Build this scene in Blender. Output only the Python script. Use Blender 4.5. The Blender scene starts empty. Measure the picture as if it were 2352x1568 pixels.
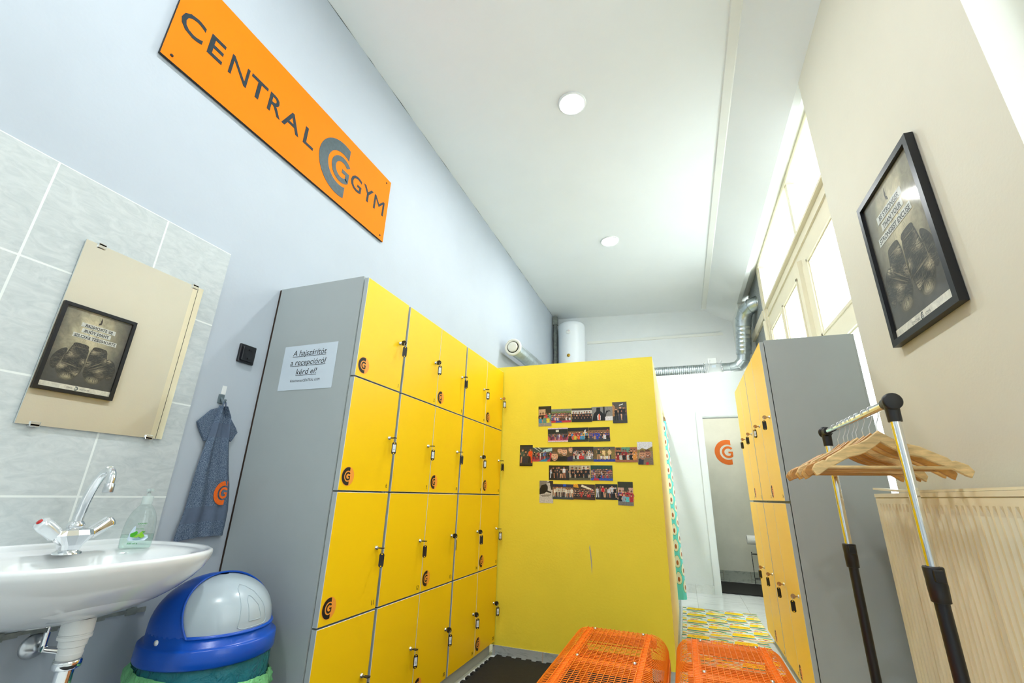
import bpy, math, random
from mathutils import Vector, Matrix
R_ = math.radians
C = bpy.context.scene.collection
scene = bpy.context.scene

# ---------------------------------------------------------------- camera, world, light, exposure
def make_camera():
    yaw, pitch, roll = 0.36028638, 0.33314703, 0.029034
    cy, sy, cp, sp, cr, sr = math.cos(yaw), math.sin(yaw), math.cos(pitch), math.sin(pitch), math.cos(roll), math.sin(roll)
    f = Vector((-sy*cp, cy*cp, sp)); rt = Vector((cy, sy, 0)); up = rt.cross(f)
    r2 = rt*cr + up*sr; u2 = -rt*sr + up*cr
    cd = bpy.data.cameras.new('camera'); cd.sensor_width = 36; cd.sensor_fit = 'HORIZONTAL'
    cd.lens = 1010.98268/2352*36; cd.clip_start = 0.02
    co = bpy.data.objects.new('camera', cd); C.objects.link(co)
    m = Matrix(((r2.x, u2.x, -f.x, 0), (r2.y, u2.y, -f.y, 0), (r2.z, u2.z, -f.z, 1.0), (0, 0, 0, 1)))
    co.matrix_world = m; scene.camera = co
make_camera()

world = bpy.data.worlds.new('world'); scene.world = world; world.use_nodes = True
bg = world.node_tree.nodes['Background']
bg.inputs[0].default_value = (0.90, 0.98, 1.0, 1); bg.inputs[1].default_value = 4.0
vs = scene.view_settings
scene.display_settings.display_device = 'sRGB'
vs.view_transform = 'Standard'; vs.look = 'None'; vs.gamma = 1.0; vs.use_curve_mapping = False
vs.exposure = 0.60
scene.cycles.max_bounces = 8; scene.cycles.diffuse_bounces = 4; scene.cycles.glossy_bounces = 4; scene.cycles.adaptive_threshold = 0.12; scene.cycles.adaptive_min_samples = 20
scene.cycles.transmission_bounces = 8; scene.cycles.transparent_max_bounces = 12
scene.cycles.caustics_reflective = False; scene.cycles.caustics_refractive = False
scene.cycles.sample_clamp_indirect = 8.0
scene.cycles.use_denoising = True

def portal(y0, y1, z0, z1, x=1.16):
    ld = bpy.data.lights.new('window_daylight', 'AREA'); ld.shape = 'RECTANGLE'
    ld.size = z1-z0; ld.size_y = y1-y0; ld.cycles.is_portal = True
    o = bpy.data.objects.new('window_daylight', ld); C.objects.link(o)
    o.location = (x, (y0+y1)/2, (z0+z1)/2); o.rotation_euler = (0, R_(90), 0)
portal(2.7, 5.42, 0.95, 3.7)
portal(0.12, 1.34, 0.95, 3.7)
LAMP = 280.0

# ---------------------------------------------------------------- materials
def s2l(c):
    return tuple(((v/255)/12.92 if v/255 <= .04045 else ((v/255+.055)/1.055)**2.4) for v in c[:3])
MATS = {}
def mat(name, col, rough=.5, metal=0, noise=None, bump=None, spec=.5, coat=0, trans=0, emit=None, alpha=1, ior=1.45, aniso=None, sss=0):
    """col: linear rgb.  noise=(scale, amount, stretch)  bump=(scale, strength)"""
    if name in MATS: return MATS[name]
    m = bpy.data.materials.new(name); m.use_nodes = True; nt = m.node_tree; N = nt.nodes; L = nt.links
    b = N['Principled BSDF']
    b.inputs['Base Color'].default_value = (*col, 1); b.inputs['Roughness'].default_value = rough
    b.inputs['Metallic'].default_value = metal; b.inputs['Specular IOR Level'].default_value = spec
    b.inputs['Coat Weight'].default_value = coat; b.inputs['Coat Roughness'].default_value = .05
    b.inputs['Transmission Weight'].default_value = trans; b.inputs['IOR'].default_value = ior
    b.inputs['Alpha'].default_value = alpha
    if emit: b.inputs['Emission Color'].default_value = (*emit[0], 1); b.inputs['Emission Strength'].default_value = emit[1]
    tc = N.new('ShaderNodeTexCoord')
    if noise:
        sc, am = noise[0], noise[1]; st = noise[2] if len(noise) > 2 else (1, 1, 1)
        mp = N.new('ShaderNodeMapping'); mp.inputs['Scale'].default_value = st
        L.new(tc.outputs['Object'], mp.inputs[0])
        nz = N.new('ShaderNodeTexNoise'); nz.inputs['Scale'].default_value = sc; nz.inputs['Detail'].default_value = 6
        nz.inputs['Roughness'].default_value = .6
        L.new(mp.outputs[0], nz.inputs[0])
        mr = N.new('ShaderNodeMapRange'); mr.inputs[1].default_value = .3; mr.inputs[2].default_value = .7
        mr.inputs[3].default_value = 1-am; mr.inputs[4].default_value = 1+am*.4
        L.new(nz.outputs[0], mr.inputs[0])
        mx = N.new('ShaderNodeVectorMath'); mx.operation = 'SCALE'; mx.inputs[0].default_value = col
        L.new(mr.outputs[0], mx.inputs['Scale']); L.new(mx.outputs[0], b.inputs['Base Color'])
    if bump:
        n2 = N.new('ShaderNodeTexNoise'); n2.inputs['Scale'].default_value = bump[0]; n2.inputs['Detail'].default_value = 4
        L.new(tc.outputs['Object'], n2.inputs[0])
        bp = N.new('ShaderNodeBump'); bp.inputs['Strength'].default_value = bump[1]; bp.inputs['Distance'].default_value = .004
        L.new(n2.outputs[0], bp.inputs['Height']); L.new(bp.outputs[0], b.inputs['Normal'])
    MATS[name] = m; return m

WHITE_CEIL = mat('ceiling white paint', (.83, .87, .88), .85, noise=(1.2, .03), bump=(60, .08))
WALL_BLUE = mat('pale blue wall paint', (.47, .525, .585), .75, noise=(1.5, .05), bump=(50, .12))
WALL_CREAM = mat('cream wall paint', (.66, .64, .53), .6, noise=(1.3, .04), bump=(90, .12))
WALL_WHITE = mat('white wall paint', (.80, .84, .85), .8, noise=(2.0, .04), bump=(50, .2))
GREIGE = mat('grey green wall paint', (.78, .78, .68), .8, noise=(2.5, .10), bump=(50, .2))
WIN_PAINT = mat('cream window paint', (.80, .74, .56), .45, noise=(4, .04))
REVEAL = mat('white reveal paint', (.82, .84, .80), .7, noise=(3, .04))
PEBBLE = mat('grey pebbled panel', (.36, .39, .38), .7, noise=(70, .5), bump=(140, 1.0))
DOOR_Y = mat('amber laminate', (1.0, .635, .004), .38, noise=(3, .03), bump=(220, .03), spec=.45)
LOCK_GREY = mat('grey laminate', (.40, .44, .44), .5, noise=(2, .06), bump=(200, .04))
EDGE_GREY = mat('light grey door edge', (.42, .46, .46), .5)
GAP_DARK = mat('dark gap', (.03, .03, .025), .8)
PLINTH = mat('grey plinth', (.42, .46, .45), .5)
PANEL_Y = mat('lemon yellow panel paint', (.93, .76, .055), .5, noise=(1.6, .07), bump=(70, .15))
PANEL_EDGE = mat('pale yellow panel edge', (.92, .80, .40), .5, noise=(2, .04))
CHROME = mat('chrome', (.82, .84, .86), .06, 1.0)
STEEL = mat('brushed steel', (.62, .64, .66), .28, 1.0)
GALV = mat('galvanised steel', (.56, .62, .64), .30, 1.0, noise=(14, .22))
BRASS = mat('bronze key metal', (.45, .26, .12), .3, .9)
BLACK_PL = mat('black plastic', (.012, .012, .014), .4)
BLACK_SAT = mat('black satin metal', (.010, .011, .014), .35)
TAG_PAPER = mat('tag paper', (.72, .78, .84), .5)
INK_BLUE = mat('blue ink', (.02, .08, .30), .6)
INK = mat('black ink', (.008, .008, .009), .55)
CERAMIC = mat('white ceramic', (.80, .83, .84), .12, coat=.6)
WHITE_PL = mat('white plastic', (.78, .80, .79), .35)
OFFWHITE = mat('off white enamel', (.80, .78, .68), .3)
ENAMEL = mat('white enamel', (.80, .85, .90), .22)
RAD = mat('cream radiator enamel', (.80, .74, .54), .28, noise=(2, .03))
ORANGE_W = mat('orange powder coat', (.95, .22, .008), .38)
SIGN_O = mat('orange sign board', (1.0, .205, .0), .7, spec=.2, noise=(6, .03), bump=(300, .1))
SLATE = mat('slate inlay', (.020, .036, .046), .6, spec=.25, noise=(60, .25))
LOGO_O = mat('orange wall lettering', (.80, .17, .012), .6)
STICK_O = mat('orange sticker', (.95, .36, .05), .45)
BLUE_BIN = mat('royal blue plastic', (.003, .075, .46), .28, bump=(300, .05))
FLAP = mat('pale grey plastic', (.42, .50, .55), .25)
WOOD = mat('varnished beech', (.68, .37, .10), .38, noise=(9, .40, (1, 12, 6)), coat=.15)
WOOD_B = mat('darker varnished beech', (.54, .26, .06), .36, noise=(9, .40, (1, 12, 6)), coat=.15)
WOOD_L = mat('pale mottled wood', (.76, .53, .24), .42, noise=(16, .38, (1, 6, 6)))
RUBBER = mat('black rubber mat', (.012, .012, .011), .8, noise=(40, .3), bump=(220, .3))
PAPER = mat('laminated white paper', (.62, .70, .77), .22)
TILE_MAT = None

def tiles_mat(name, col, vein, size, off, axis_u, grout, rough=.35, gw=.012, vein_scale=7, aw=.5, stretch=(1, 1, 3)):
    """square tiles laid out in object space; axis_u = index of horizontal axis, the vertical one is given by 3-tuple"""
    m = bpy.data.materials.new(name); m.use_nodes = True; nt = m.node_tree; N = nt.nodes; L = nt.links
    b = N['Principled BSDF']; b.inputs['Roughness'].default_value = rough
    tc = N.new('ShaderNodeTexCoord'); sp = N.new('ShaderNodeSeparateXYZ'); L.new(tc.outputs['Object'], sp.inputs[0])
    def mth(op, a, bb=None):
        n = N.new('ShaderNodeMath'); n.operation = op
        for i, v in enumerate((a, bb)):
            if v is None: continue
            if isinstance(v, (int, float)): n.inputs[i].default_value = v
            else: L.new(v, n.inputs[i])
        return n.outputs[0]
    us = []
    cell = []
    for k, ax in enumerate(axis_u):
        t = mth('DIVIDE', mth('SUBTRACT', sp.outputs[ax], off[k]), size[k])
        fr = mth('FRACT', t); cell.append(mth('FLOOR', t))
        d = mth('ABSOLUTE', mth('SUBTRACT', fr, .5))
        us.append(mth('GREATER_THAN', d, .5-gw/size[k]/2))
    g = mth('MAXIMUM', us[0], us[1])
    # per tile offset of the vein noise
    cb = N.new('ShaderNodeCombineXYZ'); L.new(cell[0], cb.inputs[0]); L.new(cell[1], cb.inputs[1])
    sc = N.new('ShaderNodeVectorMath'); sc.operation = 'SCALE'; sc.inputs['Scale'].default_value = 3.7; L.new(cb.outputs[0], sc.inputs[0])
    ad = N.new('ShaderNodeVectorMath'); ad.operation = 'ADD'; L.new(tc.outputs['Object'], ad.inputs[0]); L.new(sc.outputs[0], ad.inputs[1])
    mp = N.new('ShaderNodeMapping'); mp.inputs['Scale'].default_value = stretch; mp.inputs['Rotation'].default_value = (.5, 0, .4); L.new(ad.outputs[0], mp.inputs[0])
    nz = N.new('ShaderNodeTexNoise'); nz.inputs['Scale'].default_value = vein_scale; nz.inputs['Detail'].default_value = 9
    nz.inputs['Roughness'].default_value = .68; nz.inputs['Distortion'].default_value = 1.6
    L.new(mp.outputs[0], nz.inputs[0])
    cr = N.new('ShaderNodeValToRGB'); L.new(nz.outputs[0], cr.inputs[0])
    cr.color_ramp.elements[0].position = .30; cr.color_ramp.elements[0].color = (*vein, 1)
    cr.color_ramp.elements[1].position = aw; cr.color_ramp.elements[1].color = (*col, 1)
    mx = N.new('ShaderNodeMix'); mx.data_type = 'RGBA'; L.new(g, mx.inputs[0]); L.new(cr.outputs[0], mx.inputs[6]); mx.inputs[7].default_value = (*grout, 1)
    L.new(mx.outputs[2], b.inputs['Base Color'])
    bp = N.new('ShaderNodeBump'); bp.inputs['Strength'].default_value = .5; bp.inputs['Distance'].default_value = .002
    inv = mth('SUBTRACT', 1, g); L.new(inv, bp.inputs['Height']); L.new(bp.outputs[0], b.inputs['Normal'])
    return m
TILE_WALL = tiles_mat('grey slate look wall tiles', (.58, .62, .62), (.45, .50, .51), (.335, .335), (-.104, .955), (1, 2), (.76, .80, .78), gw=.006, vein_scale=9, aw=.62, stretch=(1, 1.4, 3.5))
TILE_BASE = tiles_mat('grey skirting tiles', (.40, .44, .44), (.22, .25, .25), (.33, 1), (-1.13, -.5), (0, 2), (.45, .36, .28), gw=.006, vein_scale=9)
TILE_FLOOR = tiles_mat('white marbled floor tiles', (.84, .87, .87), (.66, .69, .69), (.45, .45), (.05, .28), (0, 1), (.55, .56, .54), gw=.004, vein_scale=3, stretch=(1, 5, 1), rough=.22)
TILE_WC = tiles_mat('grey marble skirting tiles', (.42, .45, .40), (.16, .19, .17), (.33, 1), (.08, -.5), (0, 2), (.30, .28, .22), gw=.006, vein_scale=7)

def print_mat(name, rough=.3, noise=None):
    m = bpy.data.materials.new(name); m.use_nodes = True; nt = m.node_tree; N = nt.nodes; L = nt.links
    b = N['Principled BSDF']; b.inputs['Roughness'].default_value = rough
    at = N.new('ShaderNodeVertexColor'); at.layer_name = 'Col'
    if noise:
        tc = N.new('ShaderNodeTexCoord')
        nz = N.new('ShaderNodeTexNoise'); nz.inputs['Scale'].default_value = noise[0]; nz.inputs['Detail'].default_value = 8; nz.inputs['Roughness'].default_value = .7
        if len(noise) > 2: nz.inputs['Distortion'].default_value = noise[2]
        L.new(tc.outputs['Object'], nz.inputs[0])
        mr = N.new('ShaderNodeMapRange'); mr.inputs[1].default_value = .35; mr.inputs[2].default_value = .65
        mr.inputs[3].default_value = 1-noise[1]; mr.inputs[4].default_value = 1+noise[1]; L.new(nz.outputs[0], mr.inputs[0])
        mx = N.new('ShaderNodeVectorMath'); mx.operation = 'SCALE'; L.new(at.outputs[0], mx.inputs[0]); L.new(mr.outputs[0], mx.inputs['Scale'])
        L.new(mx.outputs[0], b.inputs['Base Color'])
    else: L.new(at.outputs[0], b.inputs['Base Color'])
    return m
PHOTO_M = print_mat('glossy photo print', .3, (160, .35))
RUG_M = print_mat('woven rug print', .85, (60, .12))
POSTER_M = print_mat('poster print', .6, (14, .22, 1.5))
FABRIC_M = print_mat('curtain print', .6)

def thin_glass(name, tint=(1, 1, 1), gloss=.045, rough=.02):
    m = bpy.data.materials.new(name); m.use_nodes = True; nt = m.node_tree; N = nt.nodes; L = nt.links
    N.remove(N['Principled BSDF']); out = N['Material Output']
    t = N.new('ShaderNodeBsdfTransparent'); t.inputs[0].default_value = (*tint, 1)
    g = N.new('ShaderNodeBsdfGlossy'); g.inputs['Roughness'].default_value = rough
    # Schlick reflectance of a thin sheet, the same from both sides
    ge = N.new('ShaderNodeNewGeometry'); dt = N.new('ShaderNodeVectorMath'); dt.operation = 'DOT_PRODUCT'
    L.new(ge.outputs['Normal'], dt.inputs[0]); L.new(ge.outputs['Incoming'], dt.inputs[1])
    def mth(op, a, b=None):
        n = N.new('ShaderNodeMath'); n.operation = op
        for i, v in enumerate((a, b)):
            if v is None: continue
            if isinstance(v, (int, float)): n.inputs[i].default_value = v
            else: L.new(v, n.inputs[i])
        return n.outputs[0]
    f = mth('ADD', mth('MULTIPLY', mth('POWER', mth('SUBTRACT', 1.0, mth('ABSOLUTE', dt.outputs['Value'])), 5.0), 1-gloss), gloss)
    mx = N.new('ShaderNodeMixShader'); L.new(f, mx.inputs[0]); L.new(t.outputs[0], mx.inputs[1]); L.new(g.outputs[0], mx.inputs[2])
    L.new(mx.outputs[0], out.inputs[0]); return m
GLASS = thin_glass('window glass', (.97, .99, .98))
POSTER_GLASS = thin_glass('picture glass', (.96, .97, .96), rough=.06)
ACRYL = thin_glass('clear acrylic', (.86, .93, .93), rough=.08)
SOAP_LIQ = thin_glass('clear soap', (.90, .975, .94), rough=.03)

def film(name, col, opac, rough=.2, bumps=35):
    m = bpy.data.materials.new(name); m.use_nodes = True; nt = m.node_tree; N = nt.nodes; L = nt.links
    b = N['Principled BSDF']; b.inputs['Base Color'].default_value = (*col, 1); b.inputs['Roughness'].default_value = rough
    out = N['Material Output']; t = N.new('ShaderNodeBsdfTransparent'); t.inputs[0].default_value = tuple(.35+.65*c for c in col)+(1,)
    tc = N.new('ShaderNodeTexCoord'); nz = N.new('ShaderNodeTexNoise'); nz.inputs['Scale'].default_value = bumps; nz.inputs['Detail'].default_value = 5; nz.inputs['Distortion'].default_value = 2
    L.new(tc.outputs['Object'], nz.inputs[0]); bp = N.new('ShaderNodeBump'); bp.inputs['Strength'].default_value = .9; bp.inputs['Distance'].default_value = .01
    L.new(nz.outputs[0], bp.inputs['Height']); L.new(bp.outputs[0], b.inputs['Normal'])
    mx = N.new('ShaderNodeMixShader'); mx.inputs[0].default_value = opac; L.new(t.outputs[0], mx.inputs[1]); L.new(b.outputs[0], mx.inputs[2])
    L.new(mx.outputs[0], out.inputs[0]); return m
BAG_TEAL = film('teal bag film', (.04, .34, .38), .50)
BAG_GREEN = film('green bag film', (.24, .72, .30), .80)

def towel_mat(name, light, dark, sc):
    m = bpy.data.materials.new(name); m.use_nodes = True; nt = m.node_tree; N = nt.nodes; L = nt.links
    b = N['Principled BSDF']; b.inputs['Roughness'].default_value = .95; b.inputs['Specular IOR Level'].default_value = .1
    tc = N.new('ShaderNodeTexCoord'); nz = N.new('ShaderNodeTexNoise'); nz.inputs['Scale'].default_value = sc; nz.inputs['Detail'].default_value = 3
    L.new(tc.outputs['Object'], nz.inputs[0])
    cr = N.new('ShaderNodeValToRGB'); L.new(nz.outputs[0], cr.inputs[0]); cr.color_ramp.elements[0].position = .38; cr.color_ramp.elements[1].position = .66
    cr.color_ramp.elements[0].color = (*dark, 1); cr.color_ramp.elements[1].color = (*light, 1); L.new(cr.outputs[0], b.inputs['Base Color'])
    bp = N.new('ShaderNodeBump'); bp.inputs['Strength'].default_value = .8; bp.inputs['Distance'].default_value = .003
    L.new(nz.outputs[0], bp.inputs['Height']); L.new(bp.outputs[0], b.inputs['Normal']); return m
TERRY = towel_mat('blue grey terry', (.22, .28, .36), (.05, .08, .14), 420)
TERRY_FLAT = mat('smooth towel band', (.10, .135, .20), .9, noise=(60, .1))
EMBROID = mat('orange embroidery', (.85, .14, .006), .6, noise=(200, .2))

# ---------------------------------------------------------------- mesh building
class MB:
    def __init__(s): s.v = []; s.f = []; s.m = []; s.sm = []; s.c = []
    def add(s, vs, fs, mi=0, smooth=False, col=None):
        n = len(s.v); s.v += [tuple(p) for p in vs]
        for f in fs: s.f.append(tuple(i+n for i in f)); s.m.append(mi); s.sm.append(smooth); s.c.append(col or (1, 1, 1))
    def box(s, x0, y0, z0, x1, y1, z1, mi=0, bev=0, faces=None):
        if bev:
            s.rbox(x0, y0, z0, x1, y1, z1, bev, mi); return
        v = [(x0,y0,z0),(x1,y0,z0),(x1,y1,z0),(x0,y1,z0),(x0,y0,z1),(x1,y0,z1),(x1,y1,z1),(x0,y1,z1)]
        f = [(0,3,2,1),(4,5,6,7),(0,1,5,4),(1,2,6,5),(2,3,7,6),(3,0,4,7)]
        if faces is None: s.add(v, f, mi)
        else:   # faces: dict face index -> material index
            for i, ff in enumerate(f): s.add([v[k] for k in ff], [(0,1,2,3)], faces.get(i, mi))
    def rbox(s, x0, y0, z0, x1, y1, z1, b, mi=0, smooth=False):
        b = min(b, (x1-x0)/2.01, (y1-y0)/2.01, (z1-z0)/2.01)
        bm = __import__('bmesh').new()
        vv = [bm.verts.new(p) for p in [(x0,y0,z0),(x1,y0,z0),(x1,y1,z0),(x0,y1,z0),(x0,y0,z1),(x1,y0,z1),(x1,y1,z1),(x0,y1,z1)]]
        for f in [(0,3,2,1),(4,5,6,7),(0,1,5,4),(1,2,6,5),(2,3,7,6),(3,0,4,7)]: bm.faces.new([vv[i] for i in f])
        __import__('bmesh').ops.bevel(bm, geom=bm.edges[:], offset=b, segments=2, profile=.5, affect='EDGES')
        bm.verts.index_update()
        s.add([v.co[:] for v in bm.verts], [[v.index for v in f.verts] for f in bm.faces], mi, smooth); bm.free()
    def frame(s, d):
        d = Vector(d).normalized(); a = Vector((0,0,1)) if abs(d.z) < .9 else Vector((1,0,0))
        u = d.cross(a).normalized(); return u, d.cross(u).normalized()
    def cyl(s, p0, p1, r0, r1=None, n=16, mi=0, caps=True, smooth=True):
        if r1 is None: r1 = r0
        p0, p1 = Vector(p0), Vector(p1); u, w = s.frame(p1-p0); vs = []
        for p, r in ((p0, r0), (p1, r1)):
            for i in range(n):
                a = 2*math.pi*i/n; vs.append(p+u*(r*math.cos(a))+w*(r*math.sin(a)))
        s.add(vs, [(i, (i+1) % n, n+(i+1) % n, n+i) for i in range(n)], mi, smooth)
        if caps: s.add(vs[:n], [tuple(range(n))[::-1]], mi); s.add(vs[n:], [tuple(range(n))], mi)
    def tube(s, pts, r, n=8, mi=0, caps=True, closed=False, flat=None):
        pts = [Vector(p) for p in pts]; k = len(pts)
        rr = r if isinstance(r, (list, tuple)) else [r]*k
        u = None; vs = []
        for i in range(k):
            if closed: d = pts[(i+1) % k]-pts[i-1]
            else: d = pts[min(i+1, k-1)]-pts[max(i-1, 0)]
            d.normalize()
            if u is None: u, w = s.frame(d)
            else:
                u = (u-d*u.dot(d)); u.normalize(); w = d.cross(u)
            for j in range(n):
                a = 2*math.pi*j/n; vs.append(pts[i]+u*(rr[i]*math.cos(a))+w*(rr[i]*math.sin(a)*(flat or 1)))
        fs = []
        for i in range(k if closed else k-1):
            a0, b0 = i*n, ((i+1) % k)*n
            for j in range(n): fs.append((a0+j, a0+(j+1) % n, b0+(j+1) % n, b0+j))
        s.add(vs, fs, mi, True)
        if caps and not closed: s.add(vs[:n], [tuple(range(n))[::-1]], mi); s.add(vs[-n:], [tuple(range(n))], mi)
    def lathe(s, prof, c=(0,0,0), ax=(0,0,1), n=24, mi=0, smooth=True, caps=False):
        """prof: list of (r, h) along the axis"""
        c = Vector(c); d = Vector(ax).normalized(); u, w = s.frame(d); vs = []
        for r, h in prof:
            for i in range(n):
                a = 2*math.pi*i/n; vs.append(c+d*h+u*(r*math.cos(a))+w*(r*math.sin(a)))
        fs = []
        for k in range(len(prof)-1):
            for i in range(n): fs.append((k*n+i, k*n+(i+1) % n, (k+1)*n+(i+1) % n, (k+1)*n+i))
        s.add(vs, fs, mi, smooth)
        if caps:
            s.add(vs[:n], [tuple(range(n))[::-1]], mi); s.add(vs[-n:], [tuple(range(n))], mi)
    def poly(s, pts2, fr, mi=0, col=None, h=0):
        s.add([fr(p[0], p[1], h) for p in pts2], [tuple(range(len(pts2)))], mi, False, col)
    def prism(s, pts2, fr, h0, h1, mi=0, mi_side=None, smooth=False):
        n = len(pts2); a = [fr(x, y, h0) for x, y in pts2]; b = [fr(x, y, h1) for x, y in pts2]
        s.add(a, [tuple(range(n))[::-1]], mi); s.add(b, [tuple(range(n))], mi)
        s.add(a+b, [(i, (i+1) % n, n+(i+1) % n, n+i) for i in range(n)], mi if mi_side is None else mi_side, smooth)
    def grid(s, rows, mi=0, smooth=True, col=None, closed=False):
        nr = len(rows); nc = len(rows[0]); vs = [p for r in rows for p in r]; fs = []
        for i in range(nr-1):
            for j in range(nc if closed else nc-1):
                fs.append((i*nc+j, i*nc+(j+1) % nc, (i+1)*nc+(j+1) % nc, (i+1)*nc+j))
        s.add(vs, fs, mi, smooth, col)
    def build(s, name, mats, parent=None, loc=None, rotz=None, label=None):
        me = bpy.data.meshes.new(name)
        off = Vector(loc) if loc is not None else None
        me.from_pydata(s.v, [], s.f)
        if not isinstance(mats, (list, tuple)): mats = [mats]
        for m in mats: me.materials.append(m)
        me.polygons.foreach_set('material_index', s.m); me.polygons.foreach_set('use_smooth', s.sm)
        if any(c != (1, 1, 1) for c in s.c):
            ca = me.color_attributes.new('Col', 'FLOAT_COLOR', 'CORNER'); i = 0
            buf = []
            for p, c in zip(me.polygons, s.c): buf += [c[0], c[1], c[2], 1.0]*p.loop_total
            ca.data.foreach_set('color', buf)
        me.validate(); me.update()
        o = bpy.data.objects.new(name, me); C.objects.link(o)
        if parent: o.parent = parent
        if loc is not None: o.location = loc
        if rotz: o.rotation_euler.z = rotz
        if label: o['label'] = label
        return o

def thing(name, label, cat, loc=(0, 0, 0), rot=(0, 0, 0), group=None):
    o = bpy.data.objects.new(name, None); C.objects.link(o); o.location = loc; o.rotation_euler = rot
    o.empty_display_size = .05; o['label'] = label; o['category'] = cat
    if group: o['group'] = group
    return o
def tag(o, label, cat, group=None):
    o['label'] = label; o['category'] = cat
    if group: o['group'] = group
    return o
def struct(o, label, cat='structure'):
    o['kind'] = 'structure'; o['label'] = label; o['category'] = cat; return o
def shift(mb, loc):
    mb.v = [(p[0]-loc[0], p[1]-loc[1], p[2]-loc[2]) for p in mb.v]; return mb
def copy_tree(o, parent=None):
    c = o.copy(); C.objects.link(c)
    if parent: c.parent = parent
    for ch in list(o.children): copy_tree(ch, c)
    return c
# wall frames: (u along the wall to the viewer's right, v up, h out of the wall)
def FL(x): return lambda u, v, h=0: (x+h, u, v)            # left wall, u = y
def FR(x): return lambda u, v, h=0: (x-h, -u, v)           # facing -x, u = -y
def FF(y): return lambda u, v, h=0: (u, y-h, v)            # facing the camera, u = x
def FZ(z): return lambda u, v, h=0: (u, v, z+h)            # lying flat

# ---------------------------------------------------------------- text
_tc = {}
def glyphs(s, bold=0.0, shear=0.0):
    key = (s, bold, shear)
    if key in _tc: return _tc[key]
    cu = bpy.data.curves.new('t', 'FONT'); cu.body = s; cu.size = 1; cu.offset = bold; cu.shear = shear; cu.resolution_u = 3
    ob = bpy.data.objects.new('t', cu); C.objects.link(ob)
    dg = bpy.context.evaluated_depsgraph_get(); dg.update(); me = ob.evaluated_get(dg).to_mesh()
    vs = [(v.co.x, v.co.y) for v in me.vertices]; fs = [tuple(p.vertices) for p in me.polygons]
    ob.evaluated_get(dg).to_mesh_clear(); bpy.data.objects.remove(ob); bpy.data.curves.remove(cu)
    _tc[key] = (vs, fs); return vs, fs
def text(mb, s, fr, x, y, h, w=None, align='l', mi=0, col=None, bold=0.0, shear=0.0, rot=0, lift=.0006, capref=None):
    """h = height of the glyph box (capital height when capref), w = fit to this width"""
    vs, fs = glyphs(s, bold, shear)
    if not vs: return
    x0 = min(p[0] for p in vs); x1 = max(p[0] for p in vs); y0 = min(p[1] for p in vs); y1 = max(p[1] for p in vs)
    if capref: y0, y1 = 0, .70
    sy = h/(y1-y0); sx = w/(x1-x0) if w else sy
    W = (x1-x0)*sx; ox = {'l': 0, 'c': -W/2, 'r': -W}[align]; c, sn = math.cos(rot), math.sin(rot); out = []
    for px, py in vs:
        a = (px-x0)*sx+ox; b = (py-y0)*sy; out.append(fr(x+a*c-b*sn, y+a*sn+b*c, lift))
    mb.add(out, fs, mi, False, col)

def logo_polys():
    k = .27; n = 40
    def ring(r1, r0, a0, a1, cx=0, cy=0):
        o = [(cx+r1*math.cos(a0+(a1-a0)*i/n), cy+r1*math.sin(a0+(a1-a0)*i/n)) for i in range(n+1)]
        q = [(cx+r0*math.cos(a0+(a1-a0)*i/n), cy+r0*math.sin(a0+(a1-a0)*i/n)) for i in range(n+1)]
        return o, q
    def ringclip(r1, r0, xc, cx=0):
        out = []; a1 = math.acos((xc-cx)/r1); a0 = math.acos((xc-cx)/r0)
        quads = []
        for i in range(n):
            t0, t1 = i/n, (i+1)/n
            def P(r, a, t): ang = a+(2*math.pi-2*a)*t; return (cx+r*math.cos(ang), r*math.sin(ang))
            quads.append([P(r1, a1, t0), P(r1, a1, t1), P(r0, a0, t1), P(r0, a0, t0)])
        return quads
    Q = ringclip(1.0, .61, k)
    # inner G
    cx = .03; R1, R0 = .475, .29; xc = .38
    a1 = math.acos((xc-cx)/R1); a0 = math.acos(min(1, (xc-.13-cx)/R0)) if (xc-.13-cx) < R0 else .6
    a0 = a1*1.02
    e0, e1 = a1, 2*math.pi-a1
    for i in range(n):
        t0 = e0+(e1-e0)*i/n; t1 = e0+(e1-e0)*(i+1)/n
        Q.append([(cx+R1*math.cos(t0), R1*math.sin(t0)), (cx+R1*math.cos(t1), R1*math.sin(t1)), (cx+R0*math.cos(t1), R0*math.sin(t1)), (cx+R0*math.cos(t0), R0*math.sin(t0))])
    yb = R1*math.sin(e1)
    Q.append([(cx+.01, .05), (cx+.01, -.09), (xc, -.09), (xc, .05)][::-1])
    Q.append([(xc-.16, -.09), (xc-.16, yb*.80), (xc, yb), (xc, -.09)])
    return Q
LOGO = logo_polys()
def logo(mb, fr, x, y, r, mi=0, col=None, lift=.0006, sx=1):
    for q in LOGO: mb.poly([(x+p[0]*r*sx, y+p[1]*r) for p in q], fr, mi, col, lift)
def logo3d(mb, fr, x, y, r, h0, h1, mi=0):
    for q in LOGO: mb.prism([(x+p[0]*r, y+p[1]*r) for p in q], fr, h0, h1, mi)

random.seed(7)
# ================================================================ ROOM SHELL
XL, XR, ZC = -1.778, .95, 3.83
mb = MB(); mb.box(XL-.02, -2.3, -.1, 1.4, 7.4, 0); struct(mb.build('floor', TILE_FLOOR), 'white marbled tile floor of the changing room', 'floor')
mb = MB(); mb.box(XL-.15, -2.3, 0, XL, 7.4, 4.0); struct(mb.build('wall_left', WALL_BLUE), 'pale blue painted side wall', 'wall')
mb = MB(); mb.box(XL-.15, -2.45, 0, 1.4, -2.3, 4.0); struct(mb.build('wall_front', WALL_WHITE), 'white wall behind the viewer', 'wall')
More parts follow.
